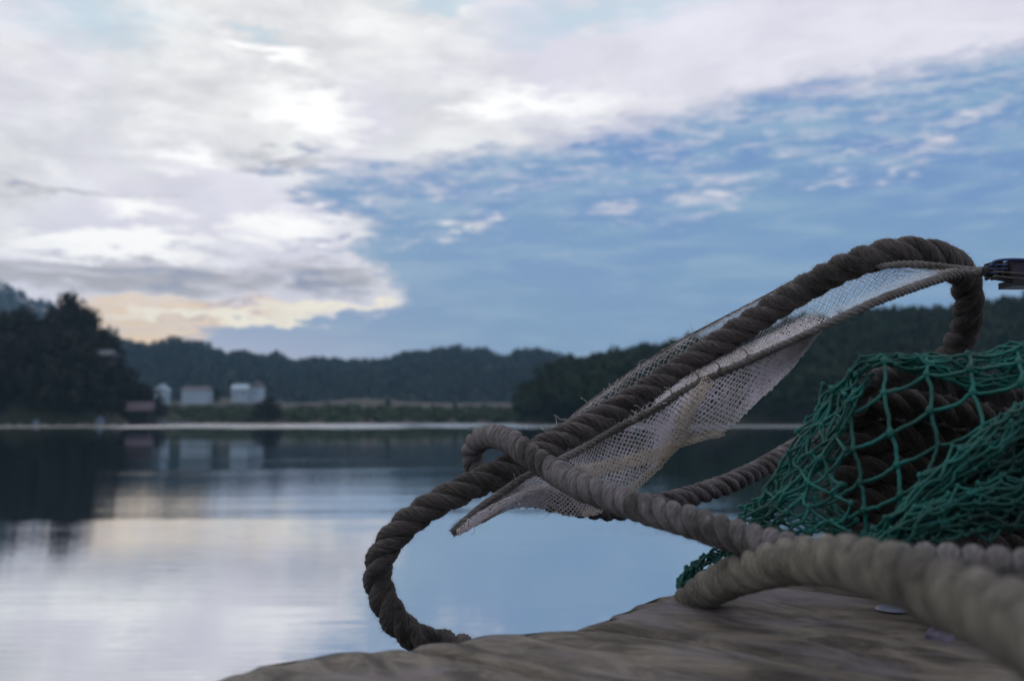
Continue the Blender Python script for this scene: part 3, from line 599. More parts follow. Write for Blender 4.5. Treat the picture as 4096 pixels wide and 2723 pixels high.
# ------------------------------------------------------------------ nets
def grid_eval(G, nu, nv):                  # G[i][j] control points (i along, j across) -> smooth surface
    G = np.asarray(G, float); a = np.stack([spline_u(G[:, j], nu) for j in range(G.shape[1])], 1)
    return np.stack([spline_u(a[i], nv) for i in range(nu)], 0)
def spline_u(p, n):
    p = np.asarray(p, float)
    if len(p) == 2: t = np.linspace(0, 1, n)[:, None]; return p[0] * (1 - t) + p[1] * t
    q_ = np.vstack([2 * p[0] - p[1], p, 2 * p[-1] - p[-2]]); t = np.linspace(0, len(p) - 1 - 1e-9, n); i = t.astype(int); f = (t - i)[:, None]
    a, b, c, d = q_[i], q_[i + 1], q_[i + 2], q_[i + 3]
    return 0.5 * ((2 * b) + (-a + c) * f + (2 * a - 5 * b + 4 * c - d) * f ** 2 + (-a + 3 * b - 3 * c + d) * f ** 3)
def netmesh(S, r, mb, jit=0.0, sag=0.0, sides=3, sub=1, knots=0.0, seed=0, drop=0.0):
    rr = np.random.default_rng(seed); nu, nv = S.shape[:2]; S = S + rr.normal(0, 1, S.shape) * jit
    A = []; Bq = []
    for i in range(nu - 1):
        for j in range(nv):
            if (i + j) % 2: continue
            for dj in (-1, 1):
                if 0 <= j + dj < nv and rr.random() >= drop: A.append(S[i, j]); Bq.append(S[i + 1, j + dj])
    A = np.array(A); Bq = np.array(Bq); n = len(A)
    K = sub + 1; t = np.linspace(0, 1, K)
    off = rr.normal(0, 1, (n, 3)) * sag + np.array([0, 0, -.6]) * sag
    pts = A[:, None] * (1 - t)[None, :, None] + Bq[:, None] * t[None, :, None] + off[:, None] * (4 * t * (1 - t))[None, :, None]
    d = Bq - A; d /= np.linalg.norm(d, axis=1)[:, None] + 1e-12
    h = np.where(np.abs(d[:, 2:3]) < .9, np.array([[0, 0, 1.]]), np.array([[1., 0, 0]])); e1 = np.cross(d, h); e1 /= np.linalg.norm(e1, axis=1)[:, None]; e2 = np.cross(d, e1)
    th = np.linspace(0, 2 * math.pi, sides, endpoint=False)
    ring = np.cos(th)[None, :, None] * e1[:, None] + np.sin(th)[None, :, None] * e2[:, None]
    V = pts[:, :, None] + r * ring[:, None]                        # n, K, sides, 3
    base = (np.arange(n) * K * sides)[:, None]; F = (base[..., None] + tubefaces(K, sides)[None]).reshape(-1, 4)
    mb.add(V.reshape(-1, 3), F)
    if knots:
        for i in range(nu):
            for j in range(nv):
                if (i + j) % 2 == 0:
                    k = knots * rr.uniform(.8, 1.2); p = S[i, j]
                    th5 = np.linspace(0, math.pi, 5); V = [p + k * np.array([math.sin(a) * math.cos(b_) , math.sin(a) * math.sin(b_), 1.25 * math.cos(a)]) for a in th5 for b_ in np.linspace(0, 2 * math.pi, 6, endpoint=False)]
                    mb.add(np.array(V), tubefaces(5, 6))
cord_pts = [(1808, 2130, 1.12), (1901, 2044, 1.12), (2023, 1958, 1.13), (2102, 1906, 1.135), (2259, 1829, 1.165), (2350, 1782, 1.18), (2444, 1728, 1.19), (2617, 1636, 1.17), (2760, 1550, 1.14), (2904, 1481, 1.09), (3074, 1405, 1.03), (3200, 1348, 1.0), (3290, 1306, .985), (3459, 1226, .99), (3624, 1160, 1.03), (3816, 1098, 1.08), (3910, 1088, 1.08), (3970, 1082, 1.07)]
low_edge = [(1815, 2142), (1930, 2090), (2045, 2036), (2157, 2032), (2290, 2064), (2400, 2052), (2530, 1950), (2620, 1872), (2697, 1787), (2892, 1730), (3010, 1625), (3160, 1480), (3292, 1312)]
up_pts = [(1860, 2076, 1.135), (1960, 1996, 1.16), (2080, 1880, 1.22), (2186, 1751, 1.25), (2243, 1704, 1.27), (2358, 1607, 1.29), (2502, 1503, 1.30), (2620, 1424, 1.30), (2731, 1355, 1.30), (2800, 1319, 1.30), (3020, 1205, 1.28), (3267, 1078, 1.25), (3400, 1052, 1.20), (3514, 1062, 1.13), (3620, 1056, 1.10), (3720, 1062, 1.09), (3840, 1076, 1.085), (3940, 1082, 1.08)]
netT = thing('fine_net', 'pale fine meshed net stretched along a cord behind and below the dark rope', 'fishing net', P(2617, 1636, 1.17)); o0 = P(2617, 1636, 1.17)
def net_part(name, surfs, r, mat, parent, off, **kw):
    mb = MB()
    for k, S in enumerate(surfs): netmesh(np.asarray(S) - off, r, mb, seed=k + 1, **kw)
    return mb.done(name, mat, parent, False)
# lower sheet: hangs from the cord, several layers that fold over each other
def lower_sheet(dd, push, nu, nv, ph):
    G = []
    for k, (c_, l_) in enumerate(zip(cord_pts[:13], low_edge)):
        c_ = np.array(c_); l3 = np.array([l_[0], l_[1], c_[2] + .03 + dd]); row = []
        for t in (0, .25, .5, .75, 1):
            p = c_ * (1 - t) + l3 * t; bulge = math.sin(math.pi * t)
            p[2] += bulge * push * math.sin(k * 1.35 + ph) + dd * bulge; p[0] += bulge * 10 * math.sin(k * 2.1 + ph * 2); row.append(P(*p))
        G.append(row)
    return grid_eval(G, nu, nv)
net_part('lower_panel', [lower_sheet(.0, .022, 168, 25, 0), lower_sheet(.008, .014, 168, 25, .2)], .00054, M_NET, netT, o0, jit=.0005)
net_part('lower_panel', [lower_sheet(.016, .020, 168, 25, .3)], .00060, M_NET, netT, o0, jit=.0007)
# upper sheet: from the cord back behind the rope to the upper selvedge
def upper_sheet(a, b, t0, t1, nu, nv, dd=0.0):
    cs, _ = spline([(*p,) for p in cord_pts], 400); us, _ = spline([(*p,) for p in up_pts], 400)
    G = []
    for s in np.linspace(a, b, 16):
        c_ = cs[int(s * 399)]; u_ = us[int(s * 399)]; row = []
        for t in np.linspace(t0, t1, 5):
            p = u_ * (1 - t) + c_ * t
            p[2] = u_[2] * (1 - t ** 4) + c_[2] * t ** 4 + dd + .006 * math.sin(s * 30 + t * 5)
            row.append(P(*p))
        G.append(row)
    return grid_eval(G, nu, nv)
net_part('upper_panel', [upper_sheet(.02, .985, 0, 1, 176, 17)], .00030, M_NETUP, netT, o0, jit=.0007)
net_part('upper_panel', [upper_sheet(.16, .66, -.01, .14, 110, 5, .004)], .00030, M_NETUP, netT, o0, jit=.001)
net_part('upper_panel', [upper_sheet(.50, .985, .02, .99, 150, 27, .003)], .00026, M_NET, netT, o0, jit=.0005)
net_part('double_panel', [upper_sheet(.40, .70, .68, 1.0, 76, 11, .004), upper_sheet(.41, .68, .72, 1.0, 74, 11, .010)], .0005, M_NET, netT, o0, jit=.0006)
# rolled fold running down from the cord and along the lower sheet
def ribbon(pts, w, nu, nv, ang=0):
    c, L = spline(pix(pts), nu); T, N, B = frames(c); S = np.zeros((nu, nv, 3))
    for j in range(nv):
        a = 2 * math.pi * j / (nv - 1) * .8 + ang; S[:, j] = c + (N * math.cos(a) + B * math.sin(a)) * w * (.7 + .6 * vnoise(np.linspace(0, 14, nu), j // 3)[:, None])
    return S
f1 = [(2830, 1520, 1.10), (2770, 1600, 1.12), (2735, 1680, 1.13), (2700, 1765, 1.15), (2620, 1812, 1.15), (2520, 1838, 1.15), (2400, 1868, 1.15), (2300, 1880, 1.15)]
f2 = [(2892, 1728, 1.11), (2790, 1750, 1.13), (2700, 1785, 1.16), (2620, 1868, 1.17), (2530, 1944, 1.18), (2440, 2010, 1.18), (2330, 2055, 1.17)]
f3 = [(2640, 1630, 1.16), (2690, 1600, 1.15), (2800, 1540, 1.12), (2920, 1490, 1.08), (3060, 1425, 1.03)]
net_part('rolled_fold', [ribbon(f1, .0075, 96, 13)], .00046, M_SEAM, netT, o0, jit=.0007)
net_part('rolled_fold', [ribbon(f2, .0045, 90, 11)], .00044, M_SEAM, netT, o0, jit=.0006)
net_part('rolled_fold', [ribbon([(1830, 2128, 1.11), (1930, 2062, 1.11), (2030, 2002, 1.12), (2120, 1962, 1.13), (2200, 1940, 1.14)], .0042, 90, 13)], .0003, M_NET, netT, o0, jit=.0007)
net_part('gathered_edge', [ribbon([(a, b_ + 5, c_) for a, b_, c_ in up_pts[2:12]], .0018, 200, 9)], .00020, M_NETUP, netT, o0, jit=.0006)
# cords
def cordpart(name, pts, rad, parent, off, mat=M_CORD, strands=3, pitch=.02):
    _, L = spline(pix(pts), 10); n = int(L / .0016); c, L = spline([(*p, r_) for p, r_ in zip(pix(pts), rad)], n)
    rr = c[:, 3]; c = c[:, :3] - off; T, N, B = frames(c); s = np.linspace(0, L, n); mb = MB()
    for k in range(strands):
        a = 2 * math.pi * (s / pitch + k / strands); cen = c + (np.cos(a)[:, None] * N + np.sin(a)[:, None] * B) * (rr * .45)[:, None]
        th = np.linspace(0, 2 * math.pi, 10, endpoint=False); T2, _, _ = frames(cen)
        w = rr * .62 * (1 + .25 * (vnoise(s / .006, k + 3) - .5))
        V = cen[:, None] + w[:, None, None] * (np.cos(th)[None, :, None] * N[:, None] + np.sin(th)[None, :, None] * B[:, None])
        uv = np.stack([np.broadcast_to((s * 200)[:, None], (n, 10)), np.broadcast_to(th[None] / 6.283, (n, 10))], -1).reshape(-1, 2)
        mb.add(V.reshape(-1, 3), tubefaces(n, 10), uv)
    mb.done(name, mat, parent, True, uv=True)
    return c, T, N, B, rr
cr = [.0034, .0038, .0042, .0042, .0042, .0042, .0042, .0042, .0043, .0042, .0040, .0038, .0040, .0044, .0048, .0050, .0050, .0048]
c1 = cordpart('cord', cord_pts, cr, netT, o0, strands=4, pitch=.030)
c2 = cordpart('selvedge', up_pts, [.0008, .001, .0012, .0014, .0014, .0014, .0014, .0014, .0014, .0015, .0015, .0015, .0025, .0034, .004, .004, .0038, .0034], netT, o0, pitch=.018)
def around(c, T, N, B, rr):
    th = np.linspace(0, 2 * math.pi, 8, endpoint=False); nr = np.cos(th)[None, :, None] * N[:, None] + np.sin(th)[None, :, None] * B[:, None]
    return (c[:, None] + nr * rr[:, None, None]).reshape(-1, 3), nr.reshape(-1, 3), np.repeat(T, 8, 0)
p1, n1, t1 = around(*c1); fuzz('fuzz', p1, n1, t1, 3500, M_FUZZ, netT, .001, .006, .00009, 4)
k0 = int(len(c2[0]) * .66) * 8; p2, n2, t2 = around(*c2); fuzz('fuzz', p2[k0:], n2[k0:], t2[k0:], 1800, M_FUZZ, netT, .001, .006, .00009, 5)
tipsel = np.linalg.norm(p1 - p1[0], axis=1) < .018; fuzz('frayed_end', p1[tipsel], n1[tipsel], -t1[tipsel], 500, M_FUZZ, netT, .003, .010, .00010, 6)
# loose thread ends
def threads(where, n, L, r, name, seed, up=1):
    rr = np.random.default_rng(seed); mb = MB()
    for _ in range(n):
        p = where[rr.integers(len(where))].copy(); d = rr.normal(0, 1, 3) * (1, .4, 1) + (0, 0, .8 * up); d /= np.linalg.norm(d); pts = [p]; l = L * (.3 + rr.random())
        for k in range(7):
            d = d + rr.normal(0, .42, 3); d /= np.linalg.norm(d); p = p + d * l / 7; pts.append(p.copy())
        mb.tube(pts, r, 4, cap=False)
    mb.done(name, M_NETUP, netT, True, kind='stuff')
ue = c2[0]; m_ = int(len(ue) * .14), int(len(ue) * .55)
threads(ue[m_[0]:m_[1]], 26, .022, .00022, 'loose_threads', 1)
threads(ue[m_[0]:int(len(ue) * .22)], 34, .02, .00022, 'loose_threads', 2)
ce = c1[0]; threads(ce[int(len(ce) * .3):int(len(ce) * .7)], 8, .018, .0003, 'loose_threads', 3)
threads(ce[:int(len(ce) * .12)], 26, .014, .00022, 'loose_threads', 4, -1)
lw = lower_sheet(0, .02, 100, 5, 0)[:34, -1] - o0; threads(lw, 16, .016, .0002, 'loose_threads', 5, -.5)
# knots where twine ties the net to the cord
for s in (.30, .345, .40, .455, .50, .56):
    mb = MB(); i = int(s * len(ce)); a = np.linspace(0, 4.2 * math.pi, 34); T, N, B = c1[1][i], c1[2][i], c1[3][i]
    mb.tube(ce[i] + (N * np.cos(a)[:, None] + B * np.sin(a)[:, None]) * (c1[4][i] * 1.12) + T * (a[:, None] / 40 * .012), .0008, 5)
    tail = ce[i] + N * c1[4][i]; d = np.array([.1, -.2, 1.0]); pts = [tail + d * t_ * .012 + np.array([-.010 * t_ ** 2, 0, -.004 * t_ ** 3]) for t_ in np.linspace(0, 1, 6)]
    mb.tube(pts, .0008, 5); mb.done('tie', M_CORD, netT)

# ------------------------------------------------------------------ blue slotted block the cord runs into
M_BLUE = simple('blue_plastic', (.012, .04, .13), (.02, .07, .22), 30, .35, spec=.5)
M_BLACK = simple('dark_plastic', (.008, .010, .014), (.018, .02, .028), 30, .5)
M_PURP = simple('faded_lining', (.03, .025, .045), (.05, .042, .07), 30, .7)
bd = 1.07; ob_ = P(4040, 1090, bd); bt = thing('slotted_block', 'dark blue slotted plastic block clipping the cord end at the right edge', 'clip', ob_)
def pb(u, v, dd=0.0): return P(u, v, bd + dd) - ob_
for dd in (-.012, .012):
    mb = MB(); mb.tube(spline_u([pb(3958, 1066, dd), pb(3972, 1050, dd), pb(3995, 1042, dd), pb(4040, 1038, dd), pb(4100, 1039, dd), pb(4200, 1050, dd), pb(4280, 1080, dd)], 24), .0016, 8); mb.done('rim', M_BLUE, bt)
    mb = MB(); mb.tube(spline_u([pb(3960, 1112, dd), pb(4020, 1122, dd), pb(4100, 1136, dd), pb(4280, 1150, dd)], 10), .0014, 8); mb.done('rail', M_BLACK, bt)
    for v in (1060, 1076, 1091):
        mb = MB(); mb.tube([pb(3962, v, dd), pb(4030, v - 1, dd)], .0009, 6); mb.done('slot_bar', M_BLUE, bt)
for u in (3962, 3987, 4024):
    mb = MB(); a, b_ = pb(u, 1050), pb(u + 1, 1116); mb.box((a + b_) / 2, (.0010 if u < 4000 else .0014, .0125, (a[2] - b_[2]) / 2)); mb.done('rib', M_BLACK, bt, False)
mb = MB(); a, b_ = pb(4026, 1046), pb(4290, 1122); mb.box((a + b_) / 2, ((b_[0] - a[0]) / 2, .010, (a[2] - b_[2]) / 2)); mb.done('cheek_plate', M_PURP, bt, False)
mb = MB(); a, b_ = pb(4022, 1126), pb(4300, 1151); mb.box((a + b_) / 2, ((b_[0] - a[0]) / 2, .016, (a[2] - b_[2]) / 2)); mb.done('base', M_BLACK, bt, False)
mb = MB(); mb.tube([pb(3935, 1084), pb(3960, 1088), pb(3978, 1092)], [.006, .0068, .0055], 12); mb.done('ferrule', M_BLACK, bt)
for va, vb in ((1086, 1100), (1104, 1122)):
    mb = MB(); mb.tube(spline_u([pb(3975, va, -.012), pb(4060, (va + vb) / 2, -.014), pb(4290, vb + 10, -.014)], 12), .0011, 6); mb.done('wire', M_CORD, bt)
# hook that carries the block: a slim line rising out of the frame to the right
mb = MB(); mb.tube(spline_u([pb(4280, 1115), pb(4420, 1080), pb(4700, 960), pb(5200, 700)], 20), .003, 8); mb.done('tether', M_DARKROPE, bt)

# ------------------------------------------------------------------ coils under the green net
coil = [
  ('uppermost coil of thick rope showing grey purple through the green net', [(3560, 1800, 1.12), (3440, 1630, 1.03), (3445, 1545, .97), (3560, 1502, .95), (3750, 1522, .94), (3950, 1562, .935), (4150, 1606, .93), (4400, 1680, .93)], .026, M_ROPE2),  # lit top turn: its light is put into the paler rope colour
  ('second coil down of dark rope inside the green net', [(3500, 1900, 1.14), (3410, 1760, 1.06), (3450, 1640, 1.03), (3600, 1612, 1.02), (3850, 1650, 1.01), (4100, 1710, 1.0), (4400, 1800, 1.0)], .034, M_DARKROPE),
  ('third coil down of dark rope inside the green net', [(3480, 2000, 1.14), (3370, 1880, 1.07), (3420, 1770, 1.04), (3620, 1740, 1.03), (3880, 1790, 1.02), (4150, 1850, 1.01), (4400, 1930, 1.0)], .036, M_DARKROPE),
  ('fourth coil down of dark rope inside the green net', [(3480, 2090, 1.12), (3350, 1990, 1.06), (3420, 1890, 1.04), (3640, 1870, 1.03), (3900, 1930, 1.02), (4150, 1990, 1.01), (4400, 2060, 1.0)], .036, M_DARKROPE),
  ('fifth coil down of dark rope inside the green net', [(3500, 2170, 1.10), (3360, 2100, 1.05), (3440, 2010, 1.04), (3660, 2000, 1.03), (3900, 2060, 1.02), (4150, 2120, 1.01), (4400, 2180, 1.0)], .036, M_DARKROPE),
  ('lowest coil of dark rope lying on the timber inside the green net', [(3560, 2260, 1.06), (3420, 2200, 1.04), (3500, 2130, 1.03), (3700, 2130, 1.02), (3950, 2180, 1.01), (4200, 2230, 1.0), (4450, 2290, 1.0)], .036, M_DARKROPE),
]
for lb, pts, D, mt in coil: rope('coiled_rope', lb, pts, D, D * 2.0, mt, nf=600, ds=.004, sides=16)
for k, (v0, s_) in enumerate(((1560, 1), (1700, -1), (1850, 1), (2000, -1), (2140, 1))):  # second layer of turns added to stop light and keep the heap dark
    rope('coiled_rope', ['topmost', 'second', 'third', 'fourth', 'lowest'][k] + ' of the dark rope turns added to block light at the back of the green net heap', [(3400 + 8 * k, v0 + 90, 1.16), (3480, v0, 1.13), (3750, v0 - 20 * s_, 1.14), (4050, v0 + 30, 1.13), (4400, v0 + 60, 1.12)], .046, .09, M_DARKROPE, nf=0, ds=.005, sides=14)

# ------------------------------------------------------------------ green net
gt0 = P(3600, 1700, .95); gT = thing('green_net', 'coarse green knotted trawl net draped over the coils of rope', 'fishing net', gt0)
A_ = [  # left side panel falling to the foreground rope: rows go down, columns left to right
 [(3300, 1560, .97), (3340, 1540, .95), (3395, 1500, .93), (3450, 1460, .92)],
 [(3230, 1660, .97), (3290, 1640, .94), (3350, 1610, .92), (3400, 1560, .90)],
 [(3150, 1800, .96), (3210, 1790, .93), (3290, 1760, .91), (3380, 1700, .89)],
 [(3070, 1950, .94), (3140, 1930, .91), (3240, 1900, .89), (3370, 1850, .87)],
 [(2990, 2060, .92), (3100, 2040, .89), (3230, 2010, .87), (3380, 1980, .85)],
 [(2960, 2120, .91), (3080, 2130, .88), (3230, 2130, .86), (3400, 2120, .84)]]
B_ = [  # big open meshes over the coils
 [(3395, 1460, .96), (3560, 1430, .95), (3740, 1430, .94), (3920, 1425, .93), (4120, 1395, .92), (4350, 1380, .92)],
 [(3380, 1570, .92), (3540, 1500, .91), (3730, 1500, .90), (3910, 1540, .89), (4120, 1570, .88), (4350, 1600, .88)],
 [(3370, 1690, .89), (3530, 1640, .89), (3730, 1640, .88), (3910, 1640, .87), (4110, 1680, .86), (4350, 1700, .86)],
 [(3390, 1840, .87), (3560, 1760, .87), (3740, 1740, .86), (3930, 1730, .85), (4060, 1700, .84), (4300, 1640, .84)],
 [(3400, 1990, .85), (3560, 1920, .85), (3700, 1860, .84), (3850, 1800, .84), (4020, 1740, .83), (4300, 1640, .83)],
 [(3400, 2130, .84), (3530, 2060, .83), (3640, 2000, .83), (3760, 1920, .83), (3920, 1810, .82), (4250, 1660, .82)]]
def tog(Gp): return [[P(*c_) for c_ in row] for row in Gp]
def gnet(name, G, nu, nv, r, mat, jit, sag, knots, sub=4, seed=0):
    mb = MB(); netmesh(grid_eval(tog(G), nu, nv) - gt0, r, mb, jit=jit, sag=sag, sides=6, sub=sub, knots=knots, seed=seed); return mb.done(name, mat, gT)
O_ = [[(3330, 1560, .93), (3400, 1500, .92), (3536, 1447, .91), (3700, 1428, .91), (3870, 1418, .90), (4060, 1398, .90), (4260, 1380, .90)],
 [(3290, 1700, .92), (3394, 1653, .90), (3533, 1572, .89), (3705, 1498, .89), (3880, 1475, .88), (4075, 1450, .88), (4280, 1430, .88)],
 [(3300, 1840, .90), (3411, 1798, .88), (3560, 1731, .87), (3718, 1643, .87), (3890, 1569, .87), (4085, 1530, .86), (4290, 1500, .86)],
 [(3330, 1985, .88), (3438, 1930, .87), (3587, 1859, .86), (3752, 1781, .86), (3934, 1700, .85), (4110, 1610, .85), (4300, 1570, .85)],
 [(3345, 2080, .87), (3452, 2040, .86), (3600, 1980, .85), (3705, 1900, .85), (3860, 1800, .84), (4050, 1690, .84), (4290, 1640, .84)],
 [(3350, 2160, .87), (3455, 2140, .86), (3560, 2095, .85), (3660, 2020, .84), (3770, 1910, .83), (4000, 1760, .83), (4280, 1680, .83)]]
def netquad(G, r, knots, bow, seed):
    rr = np.random.default_rng(seed); Q = np.array([[P(*c_) for c_ in row] for row in G]) - gt0; mb = MB(); m_, n_ = Q.shape[:2]
    for a in range(m_):
        for b in range(n_):
            for da, db in ((0, 1), (1, 0)):
                if a + da < m_ and b + db < n_:
                    p, q_ = Q[a, b], Q[a + da, b + db]; L = np.linalg.norm(q_ - p); t = np.linspace(0, 1, 9)[:, None]
                    o = np.array([bow * L * rr.uniform(.2, 1.0) * (1 if da else .3), 0, -bow * L * rr.uniform(.2, 1.0) * (0.1 if da else 1)])
                    mb.tube(p * (1 - t) + q_ * t + o * 4 * t * (1 - t) + rr.normal(0, .0004, (9, 3)), r, 7, cap=False)
            k = knots * rr.uniform(.85, 1.2); V = [Q[a, b] + k * np.array([math.sin(x) * math.cos(y_), math.sin(x) * math.sin(y_), 1.3 * math.cos(x)]) for x in np.linspace(0, math.pi, 6) for y_ in np.linspace(0, 2 * math.pi, 8, endpoint=False)]
            mb.add(np.array(V), tubefaces(6, 8))
    return mb.done('open_meshes', M_GREEN, gT)
netquad(O_, .0019, .0034, .10, 3)
gnet('side_meshes', A_, 14, 8, .0014, M_GREEN, .003, .0025, .0026, seed=4)
gnet('side_meshes', [[(a + 14, b_ + 8, c_ + .035) for a, b_, c_ in row] for row in A_], 12, 7, .0014, M_GREEN, .003, .0025, .0026, seed=5)
gnet('side_meshes', [[(2950, 2040, .93), (3050, 2010, .91), (3180, 1990, .89), (3330, 1980, .87)], [(2960, 2090, .92), (3070, 2080, .9), (3200, 2070, .88), (3360, 2070, .86)], [(2975, 2135, .91), (3090, 2150, .89), (3220, 2150, .87), (3380, 2150, .85)]], 9, 8, .0012, M_GREEN, .003, .003, .0022, seed=6)
# gathered folds: meshes pulled nearly shut, so the twines run side by side
def fold(name, pts, w0, w1, rows, nu, r, mat, seed, thick=.012):
    c, L = spline(pix(pts), nu); T, N, B = frames(c); rr = np.random.default_rng(seed); S = np.zeros((nu, rows, 3)); wd = np.linspace(w0, w1, nu)
    for j in range(rows):
        a = 2 * math.pi * j / rows; k = .6 + .5 * vnoise(np.linspace(0, 5, nu), seed + j)
        S[:, j] = c + (N * math.cos(a) + B * math.sin(a) * .6) * (wd * k)[:, None]
    mb = MB(); netmesh(S - gt0, r, mb, jit=.0022, sag=.0012, sides=5, sub=3, knots=r * 1.5, seed=seed); return mb.done(name, mat, gT)
fold('gathered_fold', [(3370, 1590, .94), (3400, 1500, .92), (3480, 1448, .92), (3620, 1440, .92), (3800, 1450, .92), (3960, 1440, .91), (4100, 1405, .90), (4350, 1400, .90)], .003, .014, 16, 17, .0012, M_GREEN, 11)
fold('gathered_fold', [(3600, 1450, .91), (3760, 1470, .90), (3930, 1500, .90), (4100, 1480, .89), (4350, 1440, .89)], .006, .016, 16, 13, .0012, M_GREEN, 12)
fold('gathered_fold', [(3760, 1500, .90), (3900, 1535, .88), (4100, 1520, .88), (4350, 1500, .88)], .003, .010, 8, 9, .0012, M_GREEN, 13)
fold('gathered_fold', [(4350, 1480, .84), (4096, 1670, .82), (3930, 1790, .81), (3780, 1900, .81), (3660, 2010, .81), (3560, 2110, .81), (3500, 2200, .82)], .014, .010, 24, 17, .0015, M_GREEN, 14)
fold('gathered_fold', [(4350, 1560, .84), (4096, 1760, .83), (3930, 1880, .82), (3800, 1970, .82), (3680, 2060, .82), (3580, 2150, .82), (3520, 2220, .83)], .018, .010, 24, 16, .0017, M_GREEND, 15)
fold('gathered_fold', [(4350, 1880, .80), (4096, 1960, .79), (3880, 2000, .79), (3720, 2060, .79), (3600, 2130, .79), (3520, 2200, .80)], .016, .008, 20, 17, .0015, M_GREEN, 16)
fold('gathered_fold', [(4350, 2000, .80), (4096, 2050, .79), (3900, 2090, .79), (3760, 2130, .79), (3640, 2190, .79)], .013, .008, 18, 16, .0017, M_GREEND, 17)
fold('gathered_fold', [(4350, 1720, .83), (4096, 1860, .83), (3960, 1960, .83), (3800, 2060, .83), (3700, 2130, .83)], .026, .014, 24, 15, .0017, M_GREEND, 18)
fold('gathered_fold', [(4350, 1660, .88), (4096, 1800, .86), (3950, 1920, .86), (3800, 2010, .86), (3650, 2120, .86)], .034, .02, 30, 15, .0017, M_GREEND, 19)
fold('gathered_fold', [(3480, 1480, .93), (3400, 1620, .90), (3330, 1760, .90), (3240, 1880, .90), (3120, 1990, .90), (3000, 2080, .90)], .004, .009, 6, 12, .0013, M_GREEN, 20)
fold('gathered_fold', [(3380, 1560, .93), (3300, 1640, .93), (3200, 1790, .93), (3090, 1940, .93), (2990, 2060, .92)], .003, .008, 6, 11, .0013, M_GREEN, 21)
# corner of the net poking out under the foreground ropes, over the timber edge
gnet('corner_meshes', [[(3060, 2215, .98), (3030, 2260, .98), (2990, 2310, .97)], [(2930, 2200, .98), (2925, 2250, .97), (2920, 2310, .97)], [(2840, 2225, .98), (2830, 2270, .97), (2820, 2330, .97)], [(2770, 2270, .98), (2765, 2300, .98), (2755, 2340, .98)], [(2725, 2320, .98), (2722, 2345, .98), (2718, 2370, .98)]], 15, 8, .0012, M_GREEN, .003, .003, .0030, seed=8)
fold('corner_meshes', [(2960, 2200, .98), (2840, 2225, .97), (2760, 2285, .97), (2722, 2360, .98), (2715, 2420, .99)], .005, .002, 6, 14, .0011, M_GREEN, 22)

# ------------------------------------------------------------------ weathered timber deck
DECK = CAM_Z - .17
def wood_mat():
    m, t, b, out = new_mat('weathered_timber')
    co = t.node('ShaderNodeTexCoord').outputs['Object']
    oi = t.node('ShaderNodeObjectInfo').outputs['Random']
    co = t.vm('ADD', co, t.xyz(t.m('MULTIPLY', oi, 7), t.m('MULTIPLY', oi, 3)))
    gr = t.noise(t.mapping(co, sc=(10, 22, 30)), 1.0, 6.0, .68, 1.2); pt = t.noise(t.mapping(co, sc=(7, 11, 10)), 1.0, 5.0, .65, .8)
    col = t.mix(t.rng(gr.outputs[0], .36, .64), (.040, .033, .026), (.20, .178, .145))
    col = t.mix(t.m('MULTIPLY', t.rng(pt.outputs[0], .45, .7), .8), col, (.19, .172, .20))
    col = t.mix(t.m('MULTIPLY', t.rng(pt.outputs[0], .45, .28), .85), col, (.035, .030, .024))
    t.put(b.inputs['Base Color'], col); b.inputs['Roughness'].default_value = .75
    bn = t.node('ShaderNodeBump'); bn.inputs['Distance'].default_value = .006; t.put(bn.inputs['Height'], gr.outputs[0]); t.l.new(bn.outputs[0], b.inputs['Normal'])
    return m
M_WOOD = wood_mat()
A0 = np.array([-.196, .672]); gdir = np.array([.75, -.66]); gdir /= np.linalg.norm(gdir); pdir = np.array([-gdir[1], gdir[0]])
ang = math.atan2(gdir[1], gdir[0])
deck = thing('timber_deck', 'weathered grey brown timber deck under the ropes along the bottom edge', 'deck', (A0[0], A0[1], DECK), rz=ang)
EDGE = []  # outline of the sawn ends, measured where they stand
for u_, v_ in ((936, 2683), (1207, 2624), (1614, 2581), (1860, 2560), (2240, 2530), (2453, 2480), (2666, 2395)):
    r_ = ray(u_ - 4, v_ - 16); q_ = (r_ * (-.17 / r_[2]))[:2] - A0; EDGE.append((float(q_ @ pdir), float(q_ @ gdir)))
EDGE += [(EDGE[-1][0] + .1, EDGE[-1][1] + .015), (EDGE[-1][0] + 1.6, EDGE[-1][1] + .25)]
def edge_x(y): a = np.array(EDGE); return float(np.interp(y, a[:, 0], a[:, 1]))
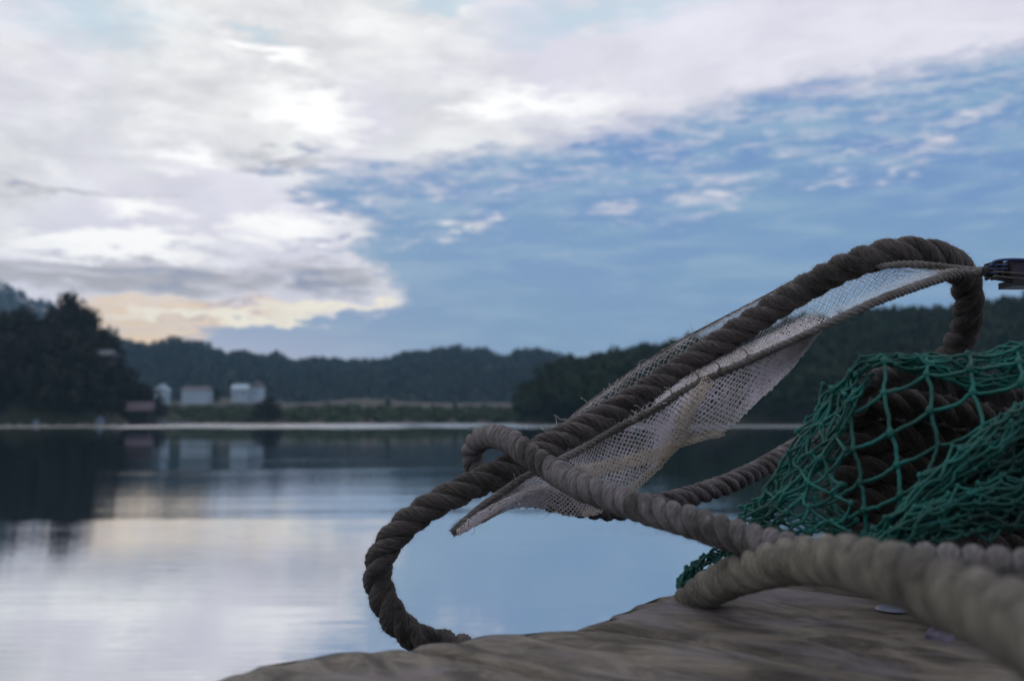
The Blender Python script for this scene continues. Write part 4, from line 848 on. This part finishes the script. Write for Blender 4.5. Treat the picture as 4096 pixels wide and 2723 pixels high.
def plank(k, y0, y1, x0, x1, t_=.055):
    nx, ny = 90, 22; xs = np.linspace(x0, x1, nx); s = np.linspace(-1, 1, ny)
    V = []; prof = []
    for q_ in s: prof.append(((y0 + y1) / 2 + q_ * (y1 - y0) / 2, -.004 * abs(q_) ** 12))
    prof = [((y0), -t_)] + prof + [((y1), -t_)]
    for x in xs:
        e = max(0, 1 - (x - x0) / .022); wob = .006 * (vnoise(x * 9, k) - .5)
        for j, (y, z) in enumerate(prof):
            nz = .004 * (vnoise2(np.array(x * 6), np.array(y * 40), k) - .5) + .004 * (vnoise2(np.array(x * 22), np.array(y * 70), k + 3) - .5) - .007 * max(0, float(vnoise2(np.array(x * 3.5), np.array(y * 90), k + 11)) - .62)
            zz = z + (nz - .004 * e ** 3 if z > -.04 else 0); endx = x + (.006 * (vnoise(y * 50, k + 6) - .5) if x == xs[0] else 0)
            fr_ = (x - x0) / (x1 - x0); V.append((edge_x(y) + jit[k] * .3 + (endx - x0) * (x1 - edge_x(y)) / (x1 - x0), y + wob, zz))
    n2 = len(prof); F = tubefaces(nx, n2).tolist()
    for base, o_ in ((0, 1), ((nx - 1) * n2, -1)):
        for j in range((n2) // 2 - 1):
            a, b_, c_, d_ = base + j, base + j + 1, base + n2 - 2 - j, base + n2 - 1 - j
            F.append([d_, c_, b_, a] if o_ == 1 else [a, b_, c_, d_])
    me = mesh('plank', np.array(V), F, M_WOOD, True); obj('plank', me, deck)
y = 0.0; jit = [.0, .0, -.03, .012, -.01, .012]
for k, w in enumerate((.165, .150, .29, .30, .28, .30)):
    plank(k, y, y + w - .004, .18 * (y + w / 2) - .004 + jit[k], 1.9); y += w
for x_ in (.35, 1.3):
    mb = MB(); mb.box((x_, y / 2, -.055 - .061), (.05, y / 2 + .03, .06)); mb.done('beam', M_WOOD, deck, False)
for x_, y_ in ((.35, .1), (.35, y - .1), (1.3, .1), (1.3, y - .1)):
    mb = MB(); mb.tube([(x_, y_, -.178), (x_ + .01, y_, -.6), (x_, y_, -1.6)], [.055, .06, .065], 12); mb.done('post', M_WOOD, deck)
# bolt head set in the timber, and a disc added for a wet spot
M_IRON = simple('dull_metal', (.06, .05, .09), (.12, .11, .17), 60, .35, spec=.6)
M_WETSPOT = simple('wet_spot_blue', (.16, .19, .28), (.24, .28, .38), 60, .4, spec=.6)
def onplane(u, v):
    r = ray(u, v); t_ = (DECK - CAM_Z) / r[2]; return np.array([0, 0, CAM_Z]) + r * t_
def dome(name, u, v, rx, h, mat, label):
    p = onplane(u, v); th = np.linspace(0, math.pi / 2, 6); n = 16; V = [(rx * math.cos(a) * math.cos(f), rx * math.cos(a) * math.sin(f), h * math.sin(a)) for a in th for f in np.linspace(0, 2 * math.pi, n, endpoint=False)]
    o = obj(name, mesh(name, np.array(V), tubefaces(6, n), mat)); o.location = (p[0], p[1], p[2] + .001); o['label'] = label; o['category'] = 'metal fitting'; return o
dome('bolt_head', 3760, 2560, .011, .010, M_IRON, 'domed purple grey bolt head on the timber below the foreground rope')
dome('wet_spot_disc', 3575, 2440, .016, .004, M_WETSPOT, 'flat pale blue disc standing in for a wet spot on the timber under the foreground rope arch')

# ------------------------------------------------------------------ haze
def haze():
    m = bpy.data.materials.new('haze'); m.use_nodes = True; t = NT(m.node_tree); t.n.clear(); out = t.node('ShaderNodeOutputMaterial')
    v = t.node('ShaderNodeVolumePrincipled'); v.inputs['Color'].default_value = (.38, .70, 1.0, 1); v.inputs['Density'].default_value = .00025
    t.l.new(v.outputs[0], out.inputs['Volume'])
    b = MB(); b.box((0, 345, 104), (1500, 1555, 106)); b.done('haze', m, None, False, kind='stuff')
haze()
